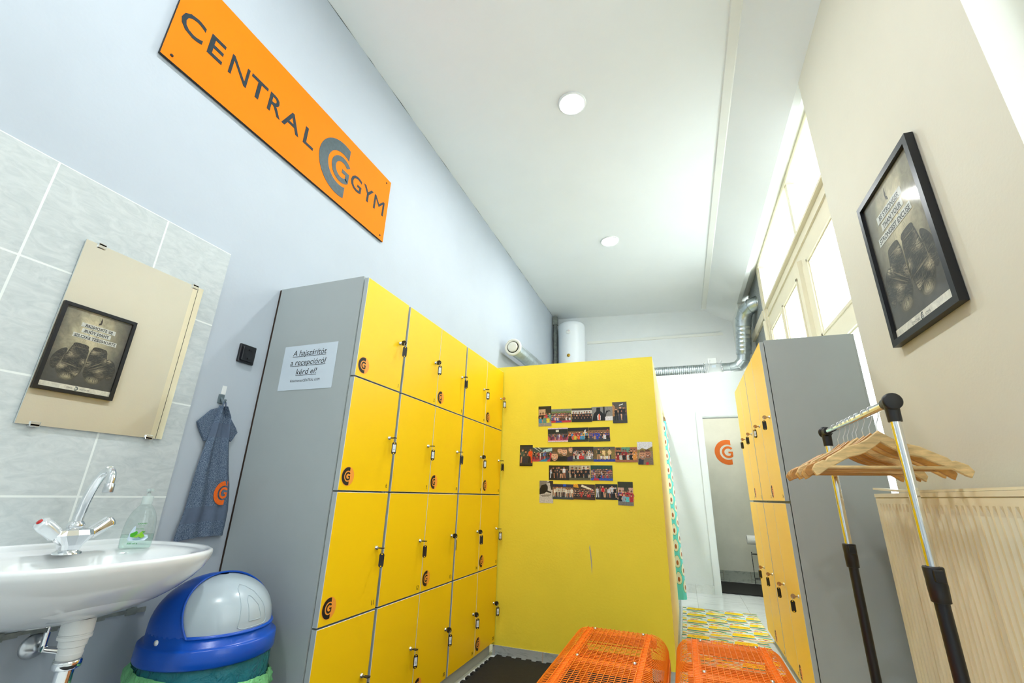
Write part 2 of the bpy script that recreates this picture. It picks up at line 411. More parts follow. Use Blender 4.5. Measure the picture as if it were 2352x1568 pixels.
# back wall slightly skewed; white above, grey green paint below
mb = MB()
def back(x): return 6.78+(x+1.78)*.115
for z0, z1, mi in ((0, .13, 2), (.13, 2.50, 1), (2.50, 4.0, 0)):
    a, b = (XL-.15, back(XL-.15)), (1.4, back(1.4))
    d = .004 if mi == 2 else 0
    mb.add([(a[0], a[1]-d*3, z0), (b[0], b[1]-d*3, z0), (b[0], b[1]+.15, z0), (a[0], a[1]+.15, z0), (a[0], a[1]-d*3, z1), (b[0], b[1]-d*3, z1), (b[0], b[1]+.15, z1), (a[0], a[1]+.15, z1)],
           [(0,3,2,1),(4,5,6,7),(0,1,5,4),(1,2,6,5),(2,3,7,6),(3,0,4,7)], mi)
struct(mb.build('wall_back', [WALL_WHITE, GREIGE, TILE_WC]), 'far end wall, white above and grey green below', 'wall')
# ceiling: flat part and sloping part above the windows
mb = MB()
fr = lambda u, v, h=0: (u, h, v)
mb.prism([(XL-.1, ZC), (.56, ZC), (.95, 3.60), (1.0, 3.60), (1.0, 3.98), (XL-.1, 3.98)][::-1], fr, -2.35, 7.4)
struct(mb.build('ceiling', WHITE_CEIL), 'white plastered ceiling with a sloping strip over the windows', 'ceiling')
mb = MB(); mb.prism([(.525, ZC+.005), (.535, ZC-.013), (.590, ZC-.024), (.605, ZC-.02)][::-1], fr, -2.3, 6.95); struct(mb.build('trim_1', REVEAL), 'white strip along the bend of the ceiling', 'trim')
# right wall: piers, soffit, sill walls
W2 = (.10, 1.36); W1 = (2.665, 6.35)
mb = MB()
mb.box(XR, W2[1], 0, 1.35, W1[0], 3.62, 0, faces={5: 0, 2: 1, 4: 1})
mb.box(XR, -2.3, 0, 1.35, W2[0], 3.62, 1); mb.box(XR, W1[1], 0, 1.35, 7.4, 3.62, 1)
mb.prism([(.95, 3.60), (1.11, 3.70), (1.35, 3.70), (1.35, 3.98), (.95, 3.98)][::-1], fr, -2.3, 7.4, 1)
for a, b in (W2, W1): mb.box(1.10, a, 0, 1.35, b, .92, 1)
struct(mb.build('wall_right', [WALL_CREAM, REVEAL]), 'cream painted wall broken by two tall window recesses', 'wall')

def bar(mb, fr, u0, u1, v0, v1, h0, h1, mi=0, chamf=.008):
    c = chamf
    a = [fr(u0, v0, h0), fr(u1, v0, h0), fr(u1, v1, h0), fr(u0, v1, h0)]
    b = [fr(u0+c, v0+c, h1), fr(u1-c, v0+c, h1), fr(u1-c, v1-c, h1), fr(u0+c, v1-c, h1)]
    mb.add(a+b, [(4,5,6,7),(0,1,5,4),(1,2,6,5),(2,3,7,6),(3,0,4,7)], mi)
def window(name, y0, y1, post, mull, label, jw=.05):
    """plane x = 1.10 facing -x.  u = -y"""
    w = thing(name, label, 'window', (1.10, y0, .92)); w['kind'] = 'structure'
    F = FR(1.12); f = MB(); pn = []
    def B(ya, yb, z0, z1, h=.03, c=.008): bar(f, F, -yb, -ya, z0, z1, -.03, h, 0, c)
    B(y0, y1, 3.615, 3.705, .04, .016); B(y0, y1, .90, .97)
    B(y0, y0+jw, .92, 3.70); B(y1-.05, y1, .92, 3.70)
    B(y0, y1, 2.84, 3.13, .012); B(y0, y1, 3.09, 3.14, .04, .014); B(y0, y1, 2.99, 3.03, .026, .01)
    B(mull-.04, mull+.04, 3.13, 3.66)
    B(post[0], post[1], .92, 2.86, .016); B((post[0]+post[1])/2-.05, (post[0]+post[1])/2+.05, .92, 2.93, .045, .02)
    def sash(ya, yb, z0, z1):
        t = .045
        for a in ((ya, yb, z1-t, z1), (ya, yb, z0, z0+t), (ya, ya+t, z0, z1), (yb-t, yb, z0, z1)): B(*a, .022, .012); B(*a, .009, .0001)
        pn.append((ya+t, yb-t, z0+t, z1-t))
    sash(y0+jw, post[0], 2.18, 2.86); sash(y0+jw, post[0], .97, 2.08); B(y0, post[0], 2.06, 2.20, .016)
    m2 = (post[1]+y1-.1)/2+.02
    sash(post[1], m2-.02, .97, 2.86); sash(m2+.02, y1-.05, .97, 2.86); B(m2-.03, m2+.03, .97, 2.86, .03, .012)
    pn.append((y0+jw, mull-.03, 3.14, 3.62)); pn.append((mull+.03, y1-.05, 3.14, 3.62))
    # rounded vertical bead at the far end
    f.cyl((1.085, y1+.06, .92), (1.085, y1+.06, 2.98), .028, n=14)
    shift(f, (1.10, y0, .92)).build('frame', WIN_PAINT, w)
    for a, b, z0, z1 in pn:
        g = MB(); g.add([(1.125, a, z0), (1.125, b, z0), (1.125, b, z1), (1.125, a, z1)], [(0, 3, 2, 1)]); shift(g, (1.10, y0, .92)).build('pane', GLASS, w)
    s = MB(); s.box(.96, y0, .92, 1.10, y1, .945, bev=.004); shift(s, (1.10, y0, .92)).build('sill', WIN_PAINT, w)
    return w
window('window_1', 2.665, 5.42, (3.76, 4.08), 3.83, 'tall cream framed window above the grey lockers', .24)
window('window_2', .10, 1.36, (.72, .90), .75, 'tall cream framed window in the nearer recess')
mb = MB(); mb.box(1.10, 5.50, .92, 1.16, 6.35, 3.72); struct(mb.build('trim_2', PEBBLE), 'grey pebbled infill panel beside the far window', 'panel')
mb = MB(); mb.box(1.07, 5.49, 3.02, 1.10, 6.35, 3.12); mb.box(1.08, 5.42, .92, 1.11, 5.50, 3.70); struct(mb.build('trim_3', WIN_PAINT), 'cream timber rail under the pebbled panel', 'trim')
# partition with doorway
mb = MB(); Y0, Y1, ZT = 6.03, 6.12, 2.545
mb.box(XL, Y0, 0, .31, Y1, ZT); mb.box(.31, Y0, 1.984, 1.0, Y1, ZT); mb.box(1.0, Y0, 0, 1.12, Y1, ZT)
struct(mb.build('wall_middle', WALL_WHITE), 'low white partition with the toilet doorway', 'wall')
mb = MB()
for b in ((.245, Y0-.014, 0, .31, Y0, 2.045), (.31, Y0-.014, 1.984, 1.06, Y0, 2.045), (.306, Y0-.006, 0, .318, Y1+.01, 1.984), (.318, Y0-.006, 1.972, 1.0, Y1+.01, 1.984), (.99, Y0-.014, 0, 1.06, Y0, 2.045)):
    mb.box(*b)
struct(mb.build('door_1', WALL_WHITE), 'white doorway lining in the partition', 'doorway')
mb = MB(); mb.box(-.12, Y0-.008, 0, .245, Y0, .085); struct(mb.build('baseboard_far', TILE_FLOOR), 'pale tile skirting on the white partition', 'skirting')
# wall tiles behind the basin
mb = MB(); mb.box(XL, -.6, .615, XL+.008, 1.166, 1.960); struct(mb.build('trim_4', TILE_WALL), 'grey slate look tiles behind the washbasin', 'tiling')
mb = MB()
for i in range(60):
    y = -.6+i*.03; mb.box(XL, y, .585+.004*math.sin(i*1.7), XL+.006, y+.0301, .60+.003*math.sin(i*2.3))
struct(mb.build('trim_5', mat('grey mortar', (.30, .33, .31), .9, noise=(30, .4))), 'ragged mortar line below the wall tiles', 'mortar')
# cable trunking on the back wall, seam of the ceiling edge
mb = MB()
a, b = (-1.25, back(-1.25), 3.355), (.80, back(.8), 3.40)
mb.add([(a[0], a[1], a[2]), (b[0], b[1], b[2]), (b[0], b[1], b[2]+.04), (a[0], a[1], a[2]+.04), (a[0], a[1]-.018, a[2]), (b[0], b[1]-.018, b[2]), (b[0], b[1]-.018, b[2]+.04), (a[0], a[1]-.018, a[2]+.04)],
       [(0,3,2,1),(4,5,6,7),(0,1,5,4),(1,2,6,5),(2,3,7,6),(3,0,4,7)])
tag(mb.build('cable_trunking', REVEAL), 'white cable trunking running along the high end wall', 'trunking')

# ================================================================ CEILING LIGHTS
def ceiling_light(x, y, label):
    t = thing('ceiling_light', label, 'light', (x, y, ZC), group='round ceiling lights')
    m = MB(); m.lathe([(.085, -.002), (.088, -.012), (.100, -.014), (.106, -.006), (.106, 0)], n=40); m.build('trim_ring', WHITE_CEIL, t)
    m = MB(); m.lathe([(.0001, -.010), (.05, -.0105), (.086, -.008)], n=40); m.build('diffuser', mat('lit diffuser', (1, 1, 1), .5, emit=((.96, .99, 1.0), LAMP)), t)
ceiling_light(-.53, 2.555, 'round recessed ceiling light, the nearer and larger of the two')
ceiling_light(-.54, 4.58, 'round recessed ceiling light, the farther and smaller of the two')
ceiling_light(-.53, .53, 'added unseen ceiling light continuing the row above the washbasin end')  # added out of view, continues the row and lights the near left wall
ceiling_light(-.53, -1.4, 'added unseen ceiling light behind the viewer, brightening the surfaces that face it')  # lamp added behind the camera to brighten faces turned toward it

# ================================================================ WALL SIGN
sg = thing('wall_sign', 'orange sign board reading CENTRAL GYM high on the blue wall', 'sign', (XL, 1.41, 2.83))
def at_sign(m): return shift(m, (XL, 1.41, 2.83))
m = MB(); m.box(XL+.004, .690, 2.592, XL+.016, 2.130, 3.078, 1, faces={3: 0}); at_sign(m).build('panel', [SIGN_O, GAP_DARK], sg)
F = FL(XL+.016); m = MB()
def solid_text(mb, s, fr, x, y, h, w, hh, bold=.012):
    vs, fs = glyphs(s, 0.0 if s in 'MN' else bold); x0 = min(p[0] for p in vs); x1 = max(p[0] for p in vs); y0 = min(p[1] for p in vs); y1 = max(p[1] for p in vs)
    A = [(x+(p[0]-x0)/(x1-x0)*w, y+(p[1]-y0)/(y1-y0)*h) for p in vs]
    n = len(A); mb.add([fr(a, b, hh) for a, b in A], fs)
    ec = {}
    for f in fs:
        for i in range(len(f)):
            e = (f[i], f[(i+1) % len(f)]); ec[e] = ec.get(e, 0)+1
    for (a, b) in ec:
        if (b, a) not in ec: mb.add([fr(*A[a], 0), fr(*A[b], 0), fr(*A[b], hh), fr(*A[a], hh)], [(0, 1, 2, 3)])
for ch, x, w in zip('CENTRAL', (.712, .832, .932, 1.036, 1.143, 1.232, 1.375), (.096, .068, .092, .092, .078, .112, .072)):
    solid_text(m, ch, F, x, 2.768, .108, w, .0015)
at_sign(m).build('lettering', SLATE, sg, label='dark slate word CENTRAL'); m = MB()
for ch, x, w in zip('GYM', (1.757, 1.872, 1.985), (.098, .098, .108)):
    solid_text(m, ch, F, x, 2.770, .108, w, .0015)
at_sign(m).build('lettering', SLATE, sg, label='dark slate word GYM')
m = MB(); logo3d(m, F, 1.668, 2.822, .179, 0, .0018); at_sign(m).build('emblem', mat('slate emblem inlay', (.045, .08, .09), .5, spec=.3, noise=(50, .3)), sg, label='dark letter G inside a larger letter C')
for y, z in ((.727, 2.617), (2.083, 3.040), (2.090, 2.622), (.727, 3.04)):
    s = MB(); s.lathe([(.006, 0), (.006, .003), (.0001, .0035)], (XL+.016, y, z), (1, 0, 0), 12); at_sign(s).build('screw', GAP_DARK, sg)

# ================================================================ MIRROR
t = thing('wall_mirror', 'frameless rectangular mirror on the tiles above the basin', 'mirror', (XL, .89, 1.45))
o_ = (XL, .89, 1.45)
m = MB(); m.box(XL+.012, .692, 1.152, XL+.017, 1.090, 1.752, 1, faces={3: 0}); shift(m, o_).build('mirror_glass', [mat('mirror silver', (.93, .93, .90), .0, 1.0), mat('mirror edge glass', (.55, .62, .62), .2)], t)
m = MB(); m.box(XL+.017, 1.068, 1.153, XL+.0176, 1.0695, 1.745); shift(m, o_).build('reflection_line', mat('mirror reflection line', (.08, .07, .05), .3), t)  # dark line drawn on the glass as the reflected cream wall edge
for y, z, s in ((.735, 1.752, 1), (1.055, 1.752, 1), (.735, 1.152, -1), (1.045, 1.152, -1)):
    m = MB(); m.box(XL+.008, y-.012, z-.004 if s > 0 else z-.006, XL+.0215, y+.012, z+.006 if s > 0 else z+.004, bev=.002)
    m.box(XL+.0175, y-.012, z-.012 if s > 0 else z-.004, XL+.0215, y+.012, z+.004 if s > 0 else z+.010, bev=.0015)
    shift(m, o_).build('clip', CHROME, t)

# ================================================================ SOCKET, HOOK, TOWEL
F = FL(XL)
t = thing('power_socket', 'black wall socket beside the grey locker side', 'socket', (XL, 1.349, 1.555))
o_ = (XL, 1.349, 1.555)
m = MB(); m.rbox(XL, 1.309, 1.513, XL+.012, 1.389, 1.597, .004); m.rbox(XL+.01, 1.319, 1.522, XL+.020, 1.379, 1.586, .003); shift(m, o_).build('cover_frame', BLACK_SAT, t)
m = MB(); m.lathe([(.0225, .021), (.021, .0215), (.020, .012), (.0001, .012)], (XL, 1.349, 1.554), (1, 0, 0), 24)
for dy in (-.0095, .0095): m.cyl((XL+.0118, 1.349+dy, 1.554), (XL+.0125, 1.349+dy, 1.554), .0028, n=8)
for dz in (-.02, .02): m.box(XL+.012, 1.346, 1.554+dz-.003, XL+.0235, 1.352, 1.554+dz+.003)
shift(m, o_).build('socket_insert', BLACK_PL, t)
m = MB(); m.rbox(XL, 1.280, 1.362, XL+.0015, 1.300, 1.398, .0007); tag(shift(m, (XL, 1.29, 1.38)).build('adhesive_patch', WHITE_PL, loc=(XL, 1.29, 1.38)), 'small white sticky patch on the blue wall above the towel', 'sticker')
m = MB(); m.rbox(XL, 1.272, 1.322, XL+.004, 1.298, 1.360, .002)
m.tube([(XL+.003, 1.285, 1.345), (XL+.012, 1.285, 1.335), (XL+.02, 1.285, 1.322), (XL+.028, 1.285, 1.325), (XL+.03, 1.285, 1.338)], .0045, 8)
tag(shift(m, (XL, 1.285, 1.34)).build('wall_hook', mat('grey plastic hook', (.12, .16, .18), .4), loc=(XL, 1.285, 1.34)), 'small grey hook the towel hangs from', 'hook')

def towel():
    t = thing('hand_towel', 'blue grey towel with an orange emblem hanging from a wall hook', 'towel', (XL+.02, 1.285, 1.30)); o = (XL+.02, 1.285, 1.30)
    ctl = [(1.310, 1.272, 1.302), (1.27, 1.268, 1.335), (1.23, 1.262, 1.345), (1.16, 1.255, 1.355), (1.05, 1.243, 1.385), (1.0, 1.240, 1.402), (.95, 1.238, 1.412), (.90, 1.235, 1.420), (.86, 1.228, 1.420), (.805, 1.222, 1.418)]
    def at(z):
        for (za, la, ra), (zb, lb, rb) in zip(ctl, ctl[1:]):
            if zb <= z <= za+1e-9:
                k = (za-z)/(za-zb); return la+(lb-la)*k, ra+(rb-ra)*k
        return ctl[-1][1:]
    m = MB(); NZ, NU = 80, 40; rows = []; mi = []
    for i in range(NZ+1):
        z = 1.310-i/NZ*.505; l, r = at(z); row = []
        fold = .007+.006*max(0, (z-1.0)/.3)
        for j in range(NU+1):
            u = j/NU; x = XL+.020+fold*math.sin(u*9+.6)+.004*math.sin(u*21+z*9)+.012*math.sin(math.pi*u)
            row.append((x, l+(r-l)*u, z+.012*math.sin(u*3-.5)*(1.31-z)*1.2))
        rows.append(row)
    def band(z): return 1 if (1.185 < z < 1.243 or .862 < z < .918) else 0
    for i in range(NZ):
        z = 1.310-(i+.5)/NZ*.505; m.grid([rows[i], rows[i+1]], band(z))
    b = MB()
    rows2 = [[(p[0]-.006, p[1], p[2]) for p in r] for r in rows[::4]]; m.grid(rows2, 0)
    e = [rows[-1], [(p[0]-.006, p[1], p[2]) for p in rows[-1]]]; m.grid(e, 0)
    for k in (0, -1): m.grid([[r[k] for r in rows], [(r[k][0]-.006, r[k][1], r[k][2]) for r in rows]], 0)
    shift(m, o).build('towel_cloth', [TERRY, TERRY_FLAT], t)
    # folded corners left and right of the neck
    for pts, nm in (([(1.275, 1.302), (1.25, 1.29), (1.205, 1.235), (1.222, 1.205), (1.252, 1.165), (1.27, 1.22)], 'folded_corner'), ([(1.30, 1.30), (1.335, 1.27), (1.368, 1.235), (1.382, 1.215), (1.362, 1.175), (1.33, 1.20)], 'folded_corner')):
        m = MB(); m.prism(pts, FL(XL+.006), 0, .012); shift(m, o).build(nm, TERRY, t)
    m = MB(); m.tube([(XL+.028, 1.280, 1.300), (XL+.030, 1.281, 1.325), (XL+.026, 1.285, 1.332), (XL+.030, 1.290, 1.325), (XL+.03, 1.296, 1.300)], .003, 6); shift(m, o).build('hanging_loop', TERRY_FLAT, t)
    m = MB(); logo(m, lambda u, v, h=0: (XL+.036+(u-1.36)*.05, u, v), 1.366, .972, .046, lift=.003, sx=.85); shift(m, o).build('emblem', EMBROID, t, label='orange embroidered emblem')
towel()

# ================================================================ WASHBASIN
def basin():
    YC = .83; t = thing('washbasin', 'white ceramic washbasin fixed below the mirror', 'washbasin', (XL, YC, .74)); o = (XL, YC, .74)
    n = 72
    def outline(sx, sy, xc, yc=YC, e=2.5):
        pts = []
        for i in range(n):
            a = 2*math.pi*i/n; c, s = math.cos(a), math.sin(a)
            x = xc+sx*math.copysign(abs(c)**(2/e), c); y = yc+sy*math.copysign(abs(s)**(2/e), s)
            pts.append((max(x, XL+.0), y))
        return pts
    rings = []
    xc = -1.575
    for k, z, sx_, xo in ((.26, .655, .30, -.03), (.42, .662, .46, -.028), (.57, .676, .60, -.024), (.70, .695, .72, -.018), (.81, .718, .825, -.012), (.895, .744, .905, -.006), (.955, .770, .96, 0), (.99, .792, .99, 0), (1.0, .806, 1.0, 0), (.995, .813, .995, 0), (.975, .8165, .975, 0), (.95, .814, .95, 0)):
        pts = outline(.285*sx_, .320*k, xc+xo); 
        rings.append([(p[0] if p[0] > XL+.001 else XL+.001, p[1], z) for p in pts])
    # back of the body stays against the wall
    for r in rings:
        for i, p in enumerate(r):
            if math.cos(2*math.pi*i/n) < -.55: r[i] = (XL+.001, p[1], p[2])
    # deck and bowl
    for k, z, xo in ((.93, .8095, 0), (.90, .808, 0)):
        rings.append([(max(p[0], XL+.022), p[1], z) for p in outline(.285*k, .320*k, xc)])
    for k, z in ((1.0, .806), (.97, .790), (.90, .750), (.75, .705), (.5, .682), (.15, .676)):
        rings.append([(p[0], p[1], z) for p in outline(.165*k, .235*k, -1.485, e=2.2)])
    m = MB(); m.grid(rings, 0, True, closed=True)
    m.add(rings[0], [tuple(range(n))[::-1]], 0); m.add(rings[-1], [tuple(range(n))], 0)
    # raised lip at the wall
    m.rbox(XL+.001, YC-.29, .800, XL+.020, YC+.285, .826, .006, 0, True)
    shift(m, o).build('basin', CERAMIC, t)
    dx, dy = -1.47, .838
    m = MB(); m.lathe([(.033, .01), (.0335, -.022), (.031, -.024), (.031, -.026), (.034, -.027), (.034, -.034), (.029, -.036), (.028, -.050), (.0255, -.052), (.025, -.064), (.026, -.066), (.0245, -.078), (.0001, -.08)], (dx, dy, .662), n=64, smooth=False)
    shift(m, o).build('drain_fitting', WHITE_PL, t, label='white plastic drain fitting')
    m = MB(); m.lathe([(.0001, -.004), (.027, -.004), (.029, -.010), (.029, -.022), (.023, -.026)], (dx, dy, .588), n=28); m.cyl((dx, dy, .566), (dx, dy, .40), .0185, n=24, caps=True)
    m.tube([(dx, dy, .41), (dx, dy, .35), (dx-.03, dy, .325), (dx-.06, dy, .35), (dx-.07, dy, .38), (dx-.09, dy, .40), (XL+.004, dy, .40)], .0175, 16)
    shift(m, o).build('waste_pipe', CHROME, t, label='chrome waste pipe')
basin()
def tap():
    bx, by, bz = -1.62, .842, .809
    t = thing('mixer_tap', 'chrome two handle mixer tap with a swan neck spout on the basin', 'tap', (bx, by, bz)); t.scale = (1.06, 1.06, 1.06)
    m = MB(); m.lathe([(.030, 0), (.030, .005), (.024, .007), (.021, .010)], n=28)
    # faceted body widening upwards
    rows = []
    for z, a, b in ((.008, .020, .020), (.022, .024, .024), (.046, .027, .046), (.058, .022, .042), (.064, .016, .016)):
        rows.append([(a*math.copysign(abs(math.cos(q))**.6, math.cos(q)), b*math.copysign(abs(math.sin(q))**.6, math.sin(q)), z) for q in [2*math.pi*i/16 for i in range(16)]])
    m.grid(rows, 0, False, closed=True)
    m.lathe([(.017, .062), (.019, .066), (.019, .073), (.014, .080), (.011, .082)], n=24)
    m.build('tap_body', CHROME, t)
    for s, nm in ((-1, True), (1, False)):
        d = Vector((.10, s*.80, .62)).normalized(); p = Vector((0, s*.030, .042))
        k = MB(); k.cyl(p, p+d*.012, .010, n=16)
        prof = [(.0165, .010), (.0175, .014), (.019, .052), (.0175, .060), (.012, .064), (.0001, .065)]
        q, w = k.frame(d); n = 32; vs = []; 
        for r, h in prof:
            for i in range(n):
                a = 2*math.pi*i/n; rr = r*(1-.10*(.5+.5*math.cos(5*a)) if .011 < h < .061 else 1); vs.append(p+d*h+q*(rr*math.cos(a))+w*(rr*math.sin(a)))
        fs = [(j*n+i, j*n+(i+1) % n, (j+1)*n+(i+1) % n, (j+1)*n+i) for j in range(len(prof)-1) for i in range(n)]
        k.add(vs, fs, 0, True); k.add(vs[:n], [tuple(range(n))[::-1]])
        h = k.build('handle', ACRYL_SOLID if s < 0 else CHROME, t, label='hot water handle with a red mark' if s < 0 else None)
        if s < 0:
            c = MB(); c.lathe([(.007, .0652), (.0065, .0665), (.0001, .067)], p, d, 16); c.build('red_mark', mat('red enamel', (.55, .01, .01), .3), h)
    path = [Vector((x, -.14*x, z)) for x, z in ((0, .078), (.004, .10), (.012, .13), (.030, .165), (.056, .195), (.084, .211), (.105, .208), (.117, .194), (.119, .176))]
    sm = []
    for i in range(len(path)-1):
        p0, p1, p2, p3 = path[max(i-1, 0)], path[i], path[i+1], path[min(i+2, len(path)-1)]
        for k in range(5):
            u = k/5; sm.append(.5*((2*p1)+(-p0+p2)*u+(2*p0-5*p1+4*p2-p3)*u*u+(-p0+3*p1-3*p2+p3)*u**3))
    sm.append(path[-1])
    m = MB(); m.tube(sm, [.0122-.0034*i/len(sm) for i in range(len(sm))], 20); m.build('spout', CHROME, t)
    m = MB(); m.lathe([(.009, .012), (.0112, .010), (.0115, -.010), (.010, -.012), (.009, -.009), (.0001, -.009)], (.119, -.0167, .166), n=24); m.build('aerator', STEEL, t)
ACRYL_SOLID = mat('clear acrylic handle', (.80, .84, .86), .10, .55)
tap()
# angle valve under the basin
t = thing('angle_valve', 'chrome shut-off valve with a round wall plate under the basin', 'valve', (XL, .915, .553))
m = MB(); m.lathe([(.0001, .022), (.012, .022), (.020, .014), (.030, .008), (.032, 0)], ax=(1, 0, 0), n=28); m.build('wall_plate', STEEL, t)
m = MB(); m.cyl((.02, 0, 0), (.055, 0, 0), .009, n=14); m.cyl((.048, 0, -.006), (.048, 0, .040), .008, n=14); m.cyl((.052, 0, -.002), (.058, .03, -.012), .008, .010, n=14); m.cyl((.048, 0, .035), (.05, .005, .09), .004, n=8)
m.build('valve_body', CHROME, t)

# ================================================================ SOAP BOTTLE
def soap():
    bx, by, bz = -1.60, 1.0, .8095
    t = thing('soap_bottle', 'clear liquid soap bottle with a green aloe label on the basin rim', 'bottle', (bx, by, bz), (0, 0, R_(-24)))
    prof = [(0, .036), (.004, .040), (.03, .0415), (.06, .0405), (.085, .037), (.105, .030), (.120, .020), (.128, .0135), (.134, .012)]
    def ring(w, z, k=.55, n=32): return [(w*k*math.sin(2*math.pi*i/n)*1.0, w*math.cos(2*math.pi*i/n), z) for i in range(n)]
    m = MB(); rows = [ring(w, z) for z, w in prof]; m.grid(rows, 0, True, closed=True); m.add(rows[0], [tuple(range(32))], 0)
    m.build('bottle_body', thin_glass('clear bottle plastic', (.93, .97, .96), rough=.04), t)
    m = MB(); rows = [ring(w-.0012, z+.001) for z, w in [(0, .036), (.004, .040), (.03, .0415), (.040, .0414)]]; m.grid(rows, 0, True, closed=True); m.add(rows[-1], [tuple(range(32))], 0); m.build('liquid', SOAP_LIQ, t)
    m = MB(); m.lathe([(.0145, .128), (.0145, .150), (.013, .152), (.006, .153), (.006, .160), (.005, .161)], n=24)
    m.tube([(0, 0, .155), (0, 0, .170), (.012, .002, .172), (.030, .004, .168)], .0035, 8); m.cyl((0, 0, .166), (0, 0, .174), .009, n=16)
    m.build('pump_cap', mat('frosted plastic cap', (.66, .76, .74), .3, alpha=.55), t)
    # label printed on the front (faces +x)
    l = MB()
    F = lambda u, v, h=0: (.0245*math.sqrt(max(0, 1-(u/.0415)**2))*1.0+.0008+h, u, v)
    G = (.02, .30, .03)
    blob = [(-.026, .028), (-.022, .024), (.016, .024), (.024, .032), (.020, .040), (.006, .041), (-.004, .044), (-.012, .052), (-.014, .066), (-.018, .062), (-.024, .045)]
    l.poly(blob, F, 0, (.60, .72, .85))
    for p, c in (([(-.022, .044), (-.008, .052), (-.004, .046), (-.014, .034), (-.021, .036)], (.06, .42, .01)), ([(-.014, .034), (.006, .052), (.010, .050), (-.004, .033)], (.25, .55, .02)), ([(-.004, .038), (.006, .047), (.014, .036), (.006, .031)], (.20, .50, .01)), ([(.004, .050), (.013, .050), (.010, .045)], (.03, .25, .01))):
        l.poly(p, F, 0, c, .0003)
    text(l, 'LIQUID', F, -.010, .070, .0045, .022, col=G, bold=.02, shear=.2, lift=.0004)
    text(l, 'SOAP', F, -.006, .0645, .0035, .013, col=(.2, .35, .2), lift=.0004)
    text(l, 'aloe vera', F, -.013, .0560, .0042, .020, col=(.08, .35, .05), shear=.3, lift=.0004)
    text(l, 'with Glycerin', F, -.013, .0265, .003, .018, col=(.05, .25, .5), lift=.0004)
    text(l, '500 ml e', F, -.024, .0145, .0045, .024, col=(.02, .30, .05), bold=.01, shear=.2, lift=.0004)
    l.build('label', print_mat('bottle label print', .4), t, label='printed green aloe label')
soap()

# ================================================================ LOCKERS
KEYS = []
def locker(name, label, face, origin, cols, rows, z0, z1, depth, start, side_in=.004, dirn=1, stick=(), nums=None, far_wall=0):
    """a locker unit.  face(u,v,h): u to the right, v up, h outwards from the door fronts.  cols = list of (u0,u1)"""
    t = thing(name, label, 'locker', origin)
    th = .022; ua, ub = start
    b = MB()
    # carcass: sides, back, top, bottom, shelves seen in the gaps
    def bx(u0, u1, v0, v1, h0, h1, mi=0):
        b.prism([(u0, v0), (u1, v0), (u1, v1), (u0, v1)], face, h0, h1, mi)
    s = .018; bx(ua+s, ub-s, z0+s, z1-s, -depth+.004, -depth+.014)
    bx(ua, ua+s, z0, z1, -depth, -th-.004); bx(ub-s, ub, z0, z1, -depth, -th-.004)
    bx(ua+s, ub-s, z1-s, z1-.0005, -depth, -th-.0045); bx(ua+s, ub-s, z0+.0005, z0+s, -depth, -th-.0045)
    for i in range(1, len(rows)): bx(ua+s, ub-s, rows[i][0]-.007, rows[i][0]+.011, -depth+.02, -th-.006)
    for a in cols[1:]: bx(a[0]-.010, a[0]+.008, z0, z1, -depth+.02, -th-.006)
    shift(b, origin).build('carcass', LOCK_GREY, t)
    b = MB(); b.prism([(ua+.001, z0), (ub-.001, z0), (ub-.001, z1-.002), (ua+.001, z1-.002)], face, -depth-.0115, -depth-.0005); shift(b, origin).build('back_board', mat('dark hardboard', (.035, .018, .010), .8) if face is FLk else LOCK_GREY, t)
    p = MB(); p.prism([(ua+.002, 0), (ub-.002, 0), (ub-.002, z0), (ua+.002, z0)], face, -depth+.02, -.035); shift(p, origin).build('plinth', PLINTH, t)
    for ri, (v1, v0) in enumerate(rows):
        for ci, (u0, u1) in enumerate(cols):
            d = MB(); c = .0012
            a = [face(u0, v0, -th), face(u1, v0, -th), face(u1, v1, -th), face(u0, v1, -th)]
            q = [face(u0, v0, -c), face(u1, v0, -c), face(u1, v1, -c), face(u0, v1, -c)]
            r = [face(u0+c, v0+c, 0), face(u1-c, v0+c, 0), face(u1-c, v1-c, 0), face(u0+c, v1-c, 0)]
            d.add(a, [(3, 2, 1, 0)], 1); sd = [(0,1,5,4),(1,2,6,5),(2,3,7,6),(3,0,4,7)]
            d.add(a+q, sd, 1); d.add(q+r, sd, 2); d.add(r, [(0, 1, 2, 3)], 0)
            num = nums[ri][ci]
            door = shift(d, origin).build('door', [DOOR_Y, EDGE_GREY, mat('pale door arris', (.66, .68, .66), .4)], t)
            lk = MB(); lu, lv = u1-.042, (v0+v1)/2+.006
            cpt = Vector(face(lu, lv, 0)); ax = Vector(face(lu, lv, 1))-cpt
            lk.lathe([(.0095, 0), (.0095, .002), (.0075, .004), (.0075, .007), (.0001, .007)], cpt, ax, 18); shift(lk, origin).build('lock', CHROME, door)
            n = MB(); text(n, str(num), face, u1-.016, v0+.016, .018, None, 'r', bold=.012, lift=.0004); shift(n, origin).build('number', INK, door)
            if (ri, ci) in stick:
                st = MB(); su, sv = u0+.046, v0+.054
                st.poly([(su+.037*math.cos(2*math.pi*i/36), sv+.037*math.sin(2*math.pi*i/36)) for i in range(36)], face, 0, None, .0004)
                logo(st, face, su, sv, .0345, 1, lift=.0008); shift(st, origin).build('emblem_sticker', [STICK_O, INK], door, label='round orange sticker with a black emblem')
            KEYS.append((num, lu, lv, face, ri, ci, name))
    return t
rowsL = [(1.912, 1.455), (1.449, .995), (.989, .533), (.527, .078)]
FLk = FL(-1.25)
DEP = .515
locker('locker_cabinet', 'yellow door locker column beside the washbasin, with a paper notice on its grey side', FLk, (-1.5, 1.62, 0), [(1.4545, 1.786)], rowsL, .07, 1.92, DEP, (1.45, 1.792), stick=((0, 0), (1, 0), (2, 0), (3, 0)), nums=[[1], [6], [11], [16]])
